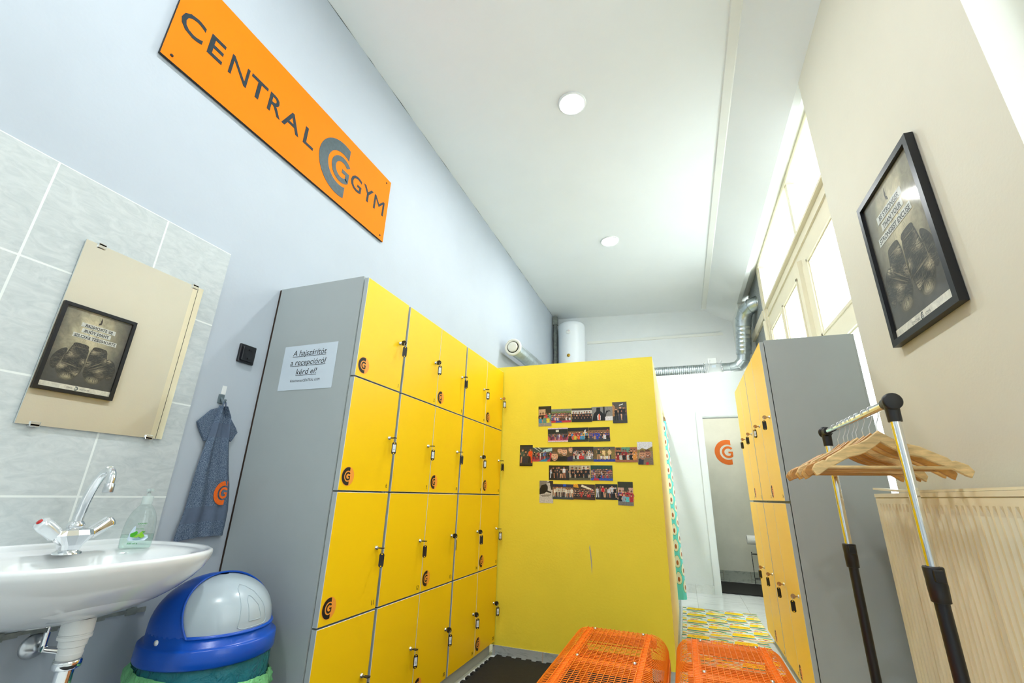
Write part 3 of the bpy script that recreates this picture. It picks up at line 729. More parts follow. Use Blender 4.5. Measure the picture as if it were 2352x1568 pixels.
locker('locker_cabinet', 'middle yellow door locker unit of the left row, two doors wide', FLk, (-1.5, 2.14, 0), [(1.803, 2.1385), (2.1415, 2.478)], rowsL, .07, 1.92, DEP, (1.797, 2.486), stick=((0, 1), (1, 1), (2, 1), (3, 1)), nums=[[2, 3], [7, 8], [12, 13], [17, 18]])
locker('locker_cabinet', 'yellow door locker unit of the left row touching the yellow cubicle', FLk, (-1.5, 2.82, 0), [(2.496, 2.8285), (2.8315, 3.152)], rowsL, .07, 1.92, DEP, (2.490, 3.156), stick=((0, 1), (1, 1), (2, 1), (3, 1)), nums=[[4, 5], [9, 10], [14, 15], [19, 20]])
rowsR = [(1.912, 1.004), (.992, .078)]
FRk = FR(.517)
locker('locker_cabinet', 'tall two door wide yellow locker unit nearer the clothes rack', FRk, (.77, 3.24, 0), [(-3.624, -3.257), (-3.253, -2.884)], rowsR, .07, 1.92, .468, (-3.628, -2.880), stick=((0, 1), (1, 1)), nums=[[23, 24], [27, 28]])
locker('locker_cabinet', 'tall two door wide yellow locker unit nearer the toilet doorway', FRk, (.77, 3.98, 0), [(-4.308, -3.974), (-3.970, -3.642)], rowsR, .07, 1.92, .468, (-4.312, -3.634), stick=((0, 1), (1, 1)), nums=[[21, 22], [25, 26]])

# keys: a key with its ring and tag is one thing; they hang in the locks
def key_proto(kind, paper, text_s, side):
    """local frame: x = out of the door, y = along the wall, z up; origin at the lock face"""
    t = thing('locker_key', '', 'key')
    k = MB()
    if kind == 'black':
        k.box(.007, -.0012, -.003, .013, .0012, .003)
        pts = [(.012, -.011), (.026, -.013), (.034, -.009), (.037, 0), (.034, .009), (.026, .013), (.012, .011)]
        k.prism(pts, lambda u, v, h=0: (u, h, v), -.003, .003, 1)
    elif kind == 'thin':
        k.box(.007, -.0012, -.003, .016, .0012, .003)
        k.prism([(.014, -.004), (.036, -.006), (.040, 0), (.036, .006), (.014, .004)], lambda u, v, h=0: (u, v*1.8, h), -.0016, .0016, 1)
    else:
        k.box(.007, -.001, -.003, .018, .001, .003, 2)
        k.prism([(.027+.0115*math.cos(2*math.pi*i/18), .0115*math.sin(2*math.pi*i/18)) for i in range(18)], lambda u, v, h=0: (u, h, v), -.0012, .0012, 2)
    k.build('key', [STEEL, BLACK_PL, BRASS], t)
    cx = .033
    r = MB(); r.tube([(cx, .010*math.sin(2*math.pi*i/20), -.010+.010*math.cos(2*math.pi*i/20)) for i in range(20)], .0007, 6, closed=True); r.build('key_ring', STEEL, t)
    g = MB(); w, h = .0105, .0185; pts = []
    for cy, sg in ((h, 1), (-h, -1)):
        for i in range(11):
            a = math.pi*i/10 if sg > 0 else math.pi+math.pi*i/10
            pts.append((w*math.cos(a), cy+w*.9*math.sin(a)))
    zc = -.046; ca, sa = math.cos(side), math.sin(side)
    Fg = lambda u, v, hh=0: (cx+u*sa+hh*ca, u*ca-hh*sa, zc+v)
    # black rim with a hole at each end: side walls plus annular fan
    g.prism(pts, Fg, -.0012, .0012, 0)
    tg = g.build('tag', BLACK_PL, t)
    hole = MB()
    for cy in (h+.0045, -h-.0045):
        for hs in (.0014, -.0014): hole.poly([(.0026*math.cos(2*math.pi*i/12), cy+.0026*math.sin(2*math.pi*i/12)) for i in range(12)][::1 if hs > 0 else -1], Fg, 0, None, hs)
    hole.build('tag_hole', DOOR_Y, tg)
    if paper:
        q = MB(); q.poly([(-.0072, -.0165), (.0072, -.0165), (.0072, .0165), (-.0072, .0165)], Fg, 0, None, .0015)
        text(q, text_s, Fg, .0038, -.004, .0080, None, 'c', 1, rot=math.pi/2, lift=.0018); q.build('paper_label', [TAG_PAPER, INK_BLUE], tg)
    return t
kind_of = {1: 'black', 2: 'black', 9: 'black', 14: 'black', 18: 'black', 19: 'black', 20: 'black', 17: 'thin', 5: 'bronze', 13: 'black'}
blank = {1, 3, 8, 10, 11, 12, 13, 14}
pos_words = {}
for num, lu, lv, face, ri, ci, nm in KEYS:
    left = num <= 20
    if left:
        kd = kind_of.get(num, 'thin'); pp = num not in blank
        lab = 'key with a %s tag in the lock of the left row door numbered %d' % ('white paper' if pp else 'plain black', num)
    else:
        kd = 'bronze'; pp = (num == 23)
        wh = {21: 'farthest of the four upper', 22: 'second farthest of the four upper', 23: 'second nearest of the four upper', 24: 'nearest of the four upper',
              25: 'farthest of the four lower', 26: 'second farthest of the four lower', 27: 'second nearest of the four lower', 28: 'nearest of the four lower'}[num]
        lab = 'bronze key with a %s tag, %s keys, right lockers' % ('white paper' if pp else 'plain black', wh)
        if num == 24: lab = 'pale key with a black tag, nearest of the four upper keys, right lockers'; kd = 'bronze'
    side = random.uniform(.55, 1.0) if left else random.uniform(-1.15, -.8)
    if num == 13: side = -.55
    t = key_proto(kd, pp, str(num)+('.' if num in (6, 9) else ''), side)
    t['label'] = lab; t['group'] = 'keys hanging in the locker locks'
    t.location = face(lu, lv, 0)
    if not left: t.rotation_euler = (0, 0, math.pi)

# notice on the side of the first locker
t = thing('paper_notice', 'white paper notice in Hungarian taped to the grey locker side', 'notice', (-1.51, 1.449, 1.51))
F = FF(1.4488); o_ = (-1.51, 1.449, 1.51)
m = MB(); m.poly([(-1.659, 1.405), (-1.358, 1.405), (-1.360, 1.613), (-1.662, 1.611)], F); shift(m, o_).build('sheet', PAPER, t)
m = MB(); xc = -1.512
for s, y, w in (('A hajszárítót', 1.563, .190), ('a recepcióról', 1.519, .200), ('kérd el!', 1.475, .116)):
    text(m, s, F, xc, y, .026, w, 'c', capref=True, shear=.15, lift=.0005); m.poly([(xc-w/2, y-.0055), (xc+w/2, y-.0055), (xc+w/2, y-.0035), (xc-w/2, y-.0035)], F, h=.0005)
text(m, 'Köszönettel:CENTRAL GYM', F, xc, 1.441, .0115, .165, 'c', capref=True, shear=.15, lift=.0005)
shift(m, o_).build('printed_text', INK, t)

# ================================================================ SHOWER CUBICLE AND CURTAIN
t = thing('shower_cubicle', 'yellow panelled shower cubicle closing the end of the left lockers', 'cubicle', (-.12, 3.16, 0)); o_ = (-.12, 3.16, 0)
m = MB(); m.box(XL+.001, 3.161, .058, -.12, 3.22, 1.955, 0, faces={3: 1, 1: 1}); shift(m, o_).build('front_panel', [PANEL_Y, PANEL_EDGE], t, label='broad lemon yellow panel')
m = MB(); m.box(-.18, 3.22, .012, -.12, 4.80, 1.955, 1); shift(m, o_).build('side_panel', [PANEL_Y, PANEL_EDGE], t)
m = MB(); m.box(-.18, 4.80, 1.865, -.12, 6.025, 1.955, 1); shift(m, o_).build('header', [PANEL_Y, PANEL_EDGE], t)
m = MB(); m.box(XL+.001, 4.70, .06, -.182, 4.76, 1.95); shift(m, o_).build('inner_wall', PANEL_Y, t)
m = MB(); m.box(-1.262, 3.154, 0, -.118, 3.222, .058); m.box(-.122, 3.222, 0, -.112, 6.02, .0575); shift(m, o_).build('tile_base', TILE_BASE, t, label='grey tile strip')
def curtain():
    t = thing('shower_curtain', 'turquoise shower curtain printed with avocado halves, gathered at the cubicle opening', 'curtain', (-.10, 4.95, 1.80)); o = (-.10, 4.95, 1.80)
    # plan path of the gathered curtain (x offset, y), length parameter s in metres
    base_pts = [(-.150, 4.86), (-.118, 4.875), (-.085, 4.885), (-.066, 4.90), (-.055, 4.93), (-.062, 4.965), (-.085, 4.98), (-.095, 5.00), (-.075, 5.02), (-.058, 5.045), (-.062, 5.08), (-.085, 5.095), (-.095, 5.115), (-.075, 5.14), (-.060, 5.165), (-.075, 5.19), (-.11, 5.20)]
    L = [0]
    for a, b in zip(base_pts, base_pts[1:]): L.append(L[-1]+math.hypot(a[0]-b[0], a[1]-b[1]))
    T = L[-1]
    def S(u, v, h=0):
        u = min(max(u, 0), T-1e-6); k = 0
        while L[k+1] < u: k += 1
        f = (u-L[k])/(L[k+1]-L[k]); f = f*f*(3-2*f) if False else f
        x = base_pts[k][0]+(base_pts[k+1][0]-base_pts[k][0])*f; y = base_pts[k][1]+(base_pts[k+1][1]-base_pts[k][1])*f
        dx = base_pts[k+1][0]-base_pts[k][0]; dy = base_pts[k+1][1]-base_pts[k][1]; l = math.hypot(dx, dy); n = (dy/l, -dx/l)
        g = (1.78-v)/1.66; w = .42+.58*g
        x = -.128+(x+.128)*w+.010*g; return (x+n[0]*h, y+n[1]*h+.004*math.sin(v*5+u*20), v)
    m = MB(); zs = [1.765-i*(1.765-.12)/30 for i in range(31)]; N = 130
    m.grid([[S(T*j/N, z) for j in range(N+1)] for z in zs], 0, True, s2l((105, 225, 222)))
    for col_ in range(int(T/.066)+1):
        for rw in range(13):
            cu = .045+col_*.066; cz = 1.70-rw*.140-(.07 if col_ % 2 else 0)
            if cz < .16: continue
            for a, b, c, h, dz in ((.0330, .056, (.03, .30, .20), .0010, 0), (.0305, .053, (.80, .88, .62), .0016, 0), (.0240, .044, (.86, .90, .76), .0022, 0), (.0120, .021, (.42, .12, .03), .0028, -.010)):
                n = 20; pts = [(cu+a*math.sin(2*math.pi*i/n)*(1-.12*math.cos(2*math.pi*i/n)), cz+dz+b*math.cos(2*math.pi*i/n)) for i in range(n)]
                cpt = S(cu, cz+dz, h); ring = [S(p[0], p[1], h) for p in pts]; mid = [S((p[0]+cu)/2, (p[1]+cz+dz)/2, h) for p in pts]
                m.add([cpt]+mid+ring, [(0, 1+(i+1) % n, 1+i) for i in range(n)]+[(1+i, 1+(i+1) % n, 1+n+(i+1) % n, 1+n+i) for i in range(n)], 0, True, c)
    shift(m, o).build('curtain_fabric', FABRIC_M, t)
    r = MB(); r.cyl((-.125, 4.81, 1.800), (-.125, 6.0, 1.800), .009, n=16); shift(r, o).build('curtain_rail', CHROME, t)
    for i in range(9):
        y = 4.87+i*.04; g = MB(); g.tube([(-.120+.016*math.cos(a), y, 1.787+.024*math.sin(a)) for a in [2*math.pi*q/16 for q in range(16)]], .0024, 6, closed=True)
        g.cyl((-.106, y, 1.785), (-.100, y, 1.785), .006, n=8); shift(g, o).build('curtain_ring', BRASS, t)
curtain()

# ================================================================ PHOTOGRAPHS ON THE YELLOW PANEL
SK = [s2l(c) for c in ((205, 150, 115), (180, 120, 90), (225, 175, 140), (150, 100, 75))]
def P3(c): return s2l(c)
def photo_print(w, h, bgs, shirts, n, rows, hs=.05, legs=True, extra=None, seed=0, y0=.16):
    """draw a group picture: bgs = [(v0,v1,colour)], people standing in rows. units: fraction of the picture"""
    rnd = random.Random(seed); m = MB()
    m.box(-w/2, -.0006, -h/2, w/2, .0, h/2, 0); m.c = [(.75, .75, .75)]*len(m.c)
    Fp = lambda u, v, hh=0: ((u-.5)*w, -.0007-hh, (v-.5)*h)
    for v0, v1, c in bgs: m.poly([(.0, v0), (1, v0), (1, v1), (0, v1)], Fp, 0, P3(c), 0)
    for b in (extra or []): m.poly(b[0], Fp, 0, P3(b[1]), .00008)
    asp = w/h; lift = .00016
    for r in range(rows):
        base = y0+(rows-1-r)*hs*2.1; cnt = max(1, n-(r % 2))
        for i in range(cnt):
            cx = (i+.5+rnd.uniform(-.2, .2))/cnt*.90+.05; k = hs*rnd.uniform(.9, 1.1)
            sh = P3(rnd.choice(shirts)); sk = rnd.choice(SK); kx = k/asp; by = base+rnd.uniform(-.01, .01)
            lift += .000004
            if legs and r == 0 and rows == 1:
                for s in (-1, 1): m.poly([(cx+s*kx*.9-kx*.45, by-.02), (cx+s*kx*.9+kx*.35, by-.02), (cx+s*kx*.5+kx*.4, by+k*4), (cx+s*kx*.5-kx*.4, by+k*4)], Fp, 0, rnd.choice([sh, (.01, .01, .015), (.03, .03, .06), sk]), lift)
                tb = by+k*3.6
            else: tb = by
            m.poly([(cx-kx*1.1, tb), (cx+kx*1.1, tb), (cx+kx*1.45, tb+k*2.2), (cx+kx*1.0, tb+k*3.1), (cx-kx*1.0, tb+k*3.1), (cx-kx*1.45, tb+k*2.2)], Fp, 0, sh, lift+.000002)
            for s in (-1, 1): m.poly([(cx+s*kx*1.0, tb+k*1.1), (cx+s*kx*1.75, tb+k*1.2), (cx+s*kx*1.5, tb+k*2.4), (cx+s*kx*1.2, tb+k*2.3)][::s], Fp, 0, sk, lift+.000003)
            hc = tb+k*3.9
            m.poly([(cx+kx*.62*math.cos(2*math.pi*q/8), hc+k*.85*math.sin(2*math.pi*q/8)) for q in range(8)], Fp, 0, sk, lift+.000004)
            m.poly([(cx+kx*.64*math.cos(math.pi*q/5), hc+k*.25+k*.68*math.sin(math.pi*q/5)) for q in range(6)], Fp, 0, rnd.choice([(.02, .015, .01), (.05, .03, .02), (.10, .06, .03)]), lift+.000006)
    return m
def face_print(m, Fp, cx, cy, k, asp, sk, lift):
    kx = k/asp
    el = lambda a, b, dx, dy, n=16: [(cx+dx*kx+a*kx*math.cos(2*math.pi*q/n), cy+dy*k+b*k*math.sin(2*math.pi*q/n)) for q in range(n)]
    m.poly(el(.8, 1.05, 0, 0), Fp, 0, sk, lift)
    m.poly([(cx-.6*kx, cy+.55*k), (cx+.6*kx, cy+.55*k), (cx+.5*kx, cy+.95*k), (cx, cy+1.12*k), (cx-.5*kx, cy+.95*k)], Fp, 0, tuple(c*.25 for c in sk), lift+.00001)
    m.poly([(cx-.42*kx, cy-.85*k), (cx+.42*kx, cy-.85*k), (cx+.62*kx, cy-.35*k), (cx-.62*kx, cy-.35*k)], Fp, 0, tuple(c*.45 for c in sk), lift+.00001)
    m.poly(el(.28, .10, 0, -.48), Fp, 0, (.75, .7, .65), lift+.00002)
    for s in (-1, 1): m.poly(el(.14, .08, .3*s, .12, 8), Fp, 0, (.02, .015, .01), lift+.00002)
    m.poly(el(.12, .24, 0, -.08, 8), Fp, 0, tuple(c*.75 for c in sk), lift+.00002)
BK = (20, 18, 18); DK = (35, 32, 30); WD = (120, 85, 55); GY = (95, 95, 92); WH = (225, 225, 230); RD = (190, 35, 50); BL = (35, 85, 180); YL = (215, 190, 60); PK = (205, 90, 115)
TEAM = [(170, 50, 60), (40, 80, 160), BK, (60, 60, 70), (210, 210, 215), BK, (90, 90, 100)]
BLK = [BK, (28, 28, 32), (15, 15, 15)]
specs = [
 ((-.960,1.628,-.862,1.479), [(0,.28,(150,145,135)),(.28,.62,(70,75,50)),(.62,1,(45,42,25))], [(200,50,80),(60,140,180),(225,210,60),BK,(90,140,130)], 4, 2, .075, [([(.02,.45),(.55,.45),(.55,.85),(.02,.85)],(200,165,130))], 'portrait photo of people standing and kneeling, left end of the top row'),
 ((-.862,1.605,-.712,1.501), [(0,.14,(190,50,70)),(.14,.7,(60,60,60)),(.7,.82,(110,130,80)),(.82,1,(120,130,125))], TEAM, 14, 3, .062, [([(.2,0),(.55,0),(.5,.12),(.25,.12)],(30,70,170))], 'photo of a crowd on red and blue mats, second in the top row'),
 ((-.710,1.605,-.560,1.500), [(0,.2,(25,25,25)),(.2,.6,(50,48,45)),(.6,.85,(205,205,200)),(.85,1,(60,58,52))], BLK, 7, 2, .085, None, 'landscape photo of a group all in black shirts, middle of the top row'),
 ((-.560,1.612,-.416,1.505), None, None, 0, 0, 0, None, 'grey photo of a black shirted back with an orange print, fourth in the top row'),
 ((-.410,1.638,-.319,1.487), [(0,.35,(60,62,60)),(.35,.75,(110,95,75)),(.75,1,(80,78,70))], BLK, 3, 1, .075, [([(0,.3),(.18,.35),(.18,.8),(0,.9)],(180,130,80)),([(.5,.82),(.75,.88),(.75,.92),(.45,.85)],(240,240,240))], 'portrait photo of three people in black, right end of the top row'),
 ((-.885,1.464,-.740,1.365), [(0,.09,(225,205,220)),(.09,.42,(205,85,120)),(.42,.6,(60,60,70)),(.6,.92,(25,35,35)),(.92,1,(215,200,225))], TEAM, 14, 1, .05, [([(.4,.7),(.55,.7),(.55,.86),(.4,.86)],(220,225,215)),([(.2,.26),(.5,.26),(.48,.31),(.22,.31)],(40,60,160))], 'photo of a line of people on pink mats, left one of the second row'),
 ((-.738,1.464,-.589,1.363), [(0,.25,(50,55,45)),(.25,.75,(125,90,50)),(.75,1,(30,30,35))], [(40,140,200),(150,30,40),(230,90,40),BK,YL,(60,150,190)], 8, 2, .08, [([(.78,.45),(.88,.45),(.87,.85),(.8,.8)],(225,225,225))], 'photo of people in blue, red and orange shirts, middle one of the second row'),
 ((-.586,1.463,-.441,1.364), [(0,.3,(60,62,58)),(.3,.8,(135,100,70)),(.8,1,(45,35,30))], [BK,(60,60,90),(40,60,170),WH,(180,140,110)], 7, 2, .08, [([(.85,.4),(.93,.35),(.93,.85),(.88,.85)],(190,80,40))], 'photo of people crowded together by a brick wall, right one of the second row'),
 ((-1.103,1.344,-1.002,1.195), [(0,.06,BK),(.06,.35,(55,55,55)),(.35,.95,(50,55,60)),(.95,1,BK)], [(230,80,30),(60,60,60),(70,90,80)], 3, 1, .075, [([(.8,.4),(1,.4),(1,.75),(.8,.75)],(110,80,50))], 'dark portrait photo with one orange shirt, left end of the third row'),
 ((-1.004,1.327,-.856,1.226), [(0,.35,(190,60,80)),(.35,.6,(70,90,90)),(.6,1,(60,80,80))], TEAM+[(60,140,200)], 11, 1, .065, [([(.3,.0),(.7,0),(.9,.28),(.75,.3)],(40,140,190)),([(.42,.6),(.6,.85),(1,.95),(1,.75),(.6,.65)],(180,215,225)),([(.05,1),(.12,1),(.4,.7),(.38,.7)],(220,225,225)),([(.25,1),(.32,1),(.5,.8),(.47,.8)],(220,225,225))], 'photo of people on red and turquoise mats, second in the third row'),
 ((-.856,1.326,-.707,1.229), None, None, 0, 0, 1, None, 'photo of four smiling faces close up, third in the third row'),
 ((-.705,1.328,-.560,1.229), [(0,.3,(85,88,78)),(.3,.8,(40,42,45)),(.8,1,(50,45,38))], [WH,(190,200,205),BK,(200,30,40),(120,125,130)], 10, 3, .07, None, 'photo of a kneeling group in white, middle of the third row'),
 ((-.557,1.327,-.412,1.227), [(0,.16,(30,60,170)),(.16,.8,(130,115,60)),(.8,1,(90,90,80))], [(50,60,45),(230,200,140),BK], 3, 1, .085, [([(.3,.2),(.75,.2),(.75,.38),(.3,.38)],(220,220,215)),([(0,.2),(.15,.2),(.15,.75),(0,.85)],(110,90,50))], 'photo of three people over blue mats, fifth in the third row'),
 ((-.410,1.323,-.262,1.224), [(0,1,(165,105,70))], [BK,(20,25,25),(220,150,60),(150,30,35),(200,205,200),BK], 7, 2, .10, [([(.3,.55),(.68,.55),(.68,1),(.3,1)],(90,150,130)),([(.05,.85),(.25,.85),(.25,.98),(.05,.98)],(60,70,60))], 'photo of costumed people before a green door, sixth in the third row'),
 ((-.257,1.359,-.166,1.208), None, None, 0, 0, 2, None, 'bright portrait photo of two people outdoors, right end of the third row'),
 ((-.878,1.198,-.734,1.103), [(0,1,(40,35,33))], [(50,50,60),(190,200,215),WH,(200,35,40),BK,(110,60,50)], 7, 1, .085, None, 'dark photo with one red shirt, left one of the fourth row'),
 ((-.732,1.202,-.585,1.102), [(0,.18,(90,85,65)),(.18,1,(170,160,140))], BLK, 5, 2, .105, [([(.6,.5),(.85,.5),(.85,.95),(.6,.95)],(220,215,205))], 'photo of people in black printed shirts, middle one of the fourth row'),
 ((-.582,1.200,-.432,1.105), [(0,.15,(40,80,180)),(.15,.7,(60,55,50)),(.7,1,(30,70,65))], TEAM, 14, 4, .055, [([(.1,0),(.4,0),(.35,.14),(.15,.14)],(190,40,60))], 'photo of a dense crowd above blue mats, right one of the fourth row'),
 ((-.949,1.093,-.850,.948), None, None, 0, 0, 3, None, 'black and white photo of a press-up, left end of the bottom row'),
 ((-.853,1.071,-.705,.978), [(0,.22,(60,70,75)),(.22,.8,(140,105,75)),(.8,1,(50,45,70))], [(225,220,205),(205,200,185),(190,185,170)], 8, 1, .075, [([(.5,.85),(.65,.85),(.65,1),(.5,1)],(30,80,200))], 'photo of a line of people in white uniforms, second in the bottom row'),
 ((-.704,1.074,-.556,.979), [(0,1,(70,50,35))], [BK,(30,35,50),(190,40,40),(60,60,65)], 12, 3, .06, [([(0,.35),(.2,.3),(.3,.45),(.05,.65)],(210,205,185)),([(0,.8),(.25,.75),(.2,1),(0,1)],(230,160,40)),([(.35,.85),(.95,.55),(.95,.66),(.4,.98)],(235,225,200)),([(.3,.3),(.55,.15),(.6,.3),(.4,.45)],(25,25,30))], 'tilted photo of a busy hall with a table, middle of the bottom row'),
 ((-.553,1.077,-.406,.984), [(0,1,(35,38,30))], [(220,150,60),(200,30,40),(200,205,215),BK,(90,85,75),(120,120,120)], 7, 1, .085, [([(.58,.4),(.95,.4),(.95,.8),(.65,.8)],(205,205,205))], 'dark photo with yellow and red shirts, fourth in the bottom row'),
 ((-.401,1.097,-.308,.949), [(0,.3,(120,120,118)),(.3,.72,(60,62,40)),(.72,1,(50,52,32))], [(225,215,60),BK,(40,60,170),(90,200,210),(150,170,190),(180,40,50)], 5, 2, .07, [([(0,.4),(.4,.4),(.4,.75),(0,.75)],(205,165,150)),([(.7,.4),(1,.4),(1,.75),(.7,.75)],(205,165,150))], 'portrait photo of people kneeling on grey mats, right end of the bottom row'),
]
for si, (bx, bgs, shirts, n, rows, hs, extra, lab) in enumerate(specs):
    x0, z1, x1, z0 = bx; w, h = abs(x1-x0), abs(z1-z0)
    w, h = (.149, .0995) if w > h else (.0995, .149)
    if bgs: m = photo_print(w, h, bgs, shirts, n, rows, hs, True, extra, si+11)
    else:
        m = MB(); m.box(-w/2, -.0006, -h/2, w/2, .0, h/2, 0); m.c = [(.75, .75, .75)]*len(m.c); asp = w/h
        Fp = lambda u, v, hh=0, w=w, h=h: ((u-.5)*w, -.0007-hh, (v-.5)*h)
        def pp(pts, c, l): m.poly(pts, Fp, 0, P3(c), l)
        if hs == 0:
            pp([(0,0),(1,0),(1,1),(0,1)], (135,135,132), 0); pp([(.55,0),(.63,0),(.63,1),(.55,1)], (25,25,25), .00005); pp([(.64,0),(1,0),(1,.3),(.64,.3)], (225,225,230), .00005)
            pp([(.02,0),(.6,0),(.62,.35),(.5,.6),(.42,.68),(.42,.95),(.24,.95),(.22,.68),(.1,.5)], (14,14,14), .0001)
            pp([(.6,.2),(.66,.25),(.72,.55),(.82,.66),(.9,.62),(.86,.72),(.7,.7),(.62,.4)], (30,30,30), .00012)
            pp([(.28,.04),(.42,.04),(.43,.34),(.36,.5),(.31,.45),(.26,.34)], (225,225,225), .00014); pp([(.32,.05),(.39,.05),(.4,.4),(.37,.52),(.33,.42)], (235,90,30), .00016)
        elif hs == 1:
            pp([(0,0),(1,0),(1,1),(0,1)], (95,75,45), 0)
            for cx, c in ((.1, (20,18,18)), (.38, (16,16,20)), (.6, BK), (.92, (40,30,70))): pp([(cx-.2,0),(cx+.2,0),(cx+.16,.3),(cx,.38),(cx-.16,.3)], c, .00006+cx*.00002)
            for i, (cx, cy, k) in enumerate(((.12, .36, .30), (.38, .74, .21), (.60, .66, .27), (.92, .80, .20))): face_print(m, Fp, cx, cy, k, asp, SK[2], .0002+i*.00005)
        elif hs == 2:
            pp([(0,0),(1,0),(1,1),(0,1)], (150,130,95), 0); pp([(0,.66),(1,.6),(1,1),(0,1)], (222,226,235), .00004)
            pp([(0,.58),(.3,.72),(.6,.66),(1,.8),(1,.6),(0,.5)], (140,125,60), .00006)
            pp([(.02,0),(.6,0),(.55,.2),(.3,.3),(.05,.25)], (40,45,60), .00008); pp([(.35,0),(.98,0),(.95,.28),(.7,.4),(.4,.3)], (120,105,90), .0001)
            face_print(m, Fp, .32, .42, .19, asp, SK[0], .0003); face_print(m, Fp, .66, .47, .18, asp, SK[1], .0002); pp([(.5,0),(.72,0),(.68,.12),(.55,.1)], (200,30,50), .0004)
        else:
            pp([(0,0),(1,0),(1,1),(0,1)], (200,195,188), 0); pp([(0,.6),(.5,.7),(.55,1),(0,1)], (130,125,120), .00004); pp([(.85,.6),(1,.6),(1,1),(.7,1)], (45,42,38), .00005)
            pp([(.0,.38),(.35,.42),(.5,.5),(.85,.44),(.88,.5),(.6,.56),(.62,.75),(.5,.85),(.15,.8),(.0,.6)], (22,20,20), .0001)
            pp([(.05,.36),(.9,.40),(.7,.30),(.2,.28)], (150,145,138), .00006)
            face_print(m, Fp, .66, .84, .10, asp, (.6,.58,.55), .0002)
    rot = random.uniform(-.012, .012)
    lift = .0008 + (si % 3)*.0011
    o = m.build('photograph', PHOTO_M); o.location = ((x0+x1)/2, 3.161-lift, (z0+z1)/2); o.rotation_euler = (0, rot, 0)
    tag(o, lab, 'photo', 'group photos stuck on the yellow panel')
m = MB(); m.poly([(-.602, .70), (-.596, .66), (-.590, .58), (-.594, .52), (-.598, .60), (-.606, .68)], FF(3.1605)); tag(m.build('tape_scrap', mat('grey scuff', (.40, .40, .36), .5)), 'thin grey strip on the yellow panel under the photos', 'strip')

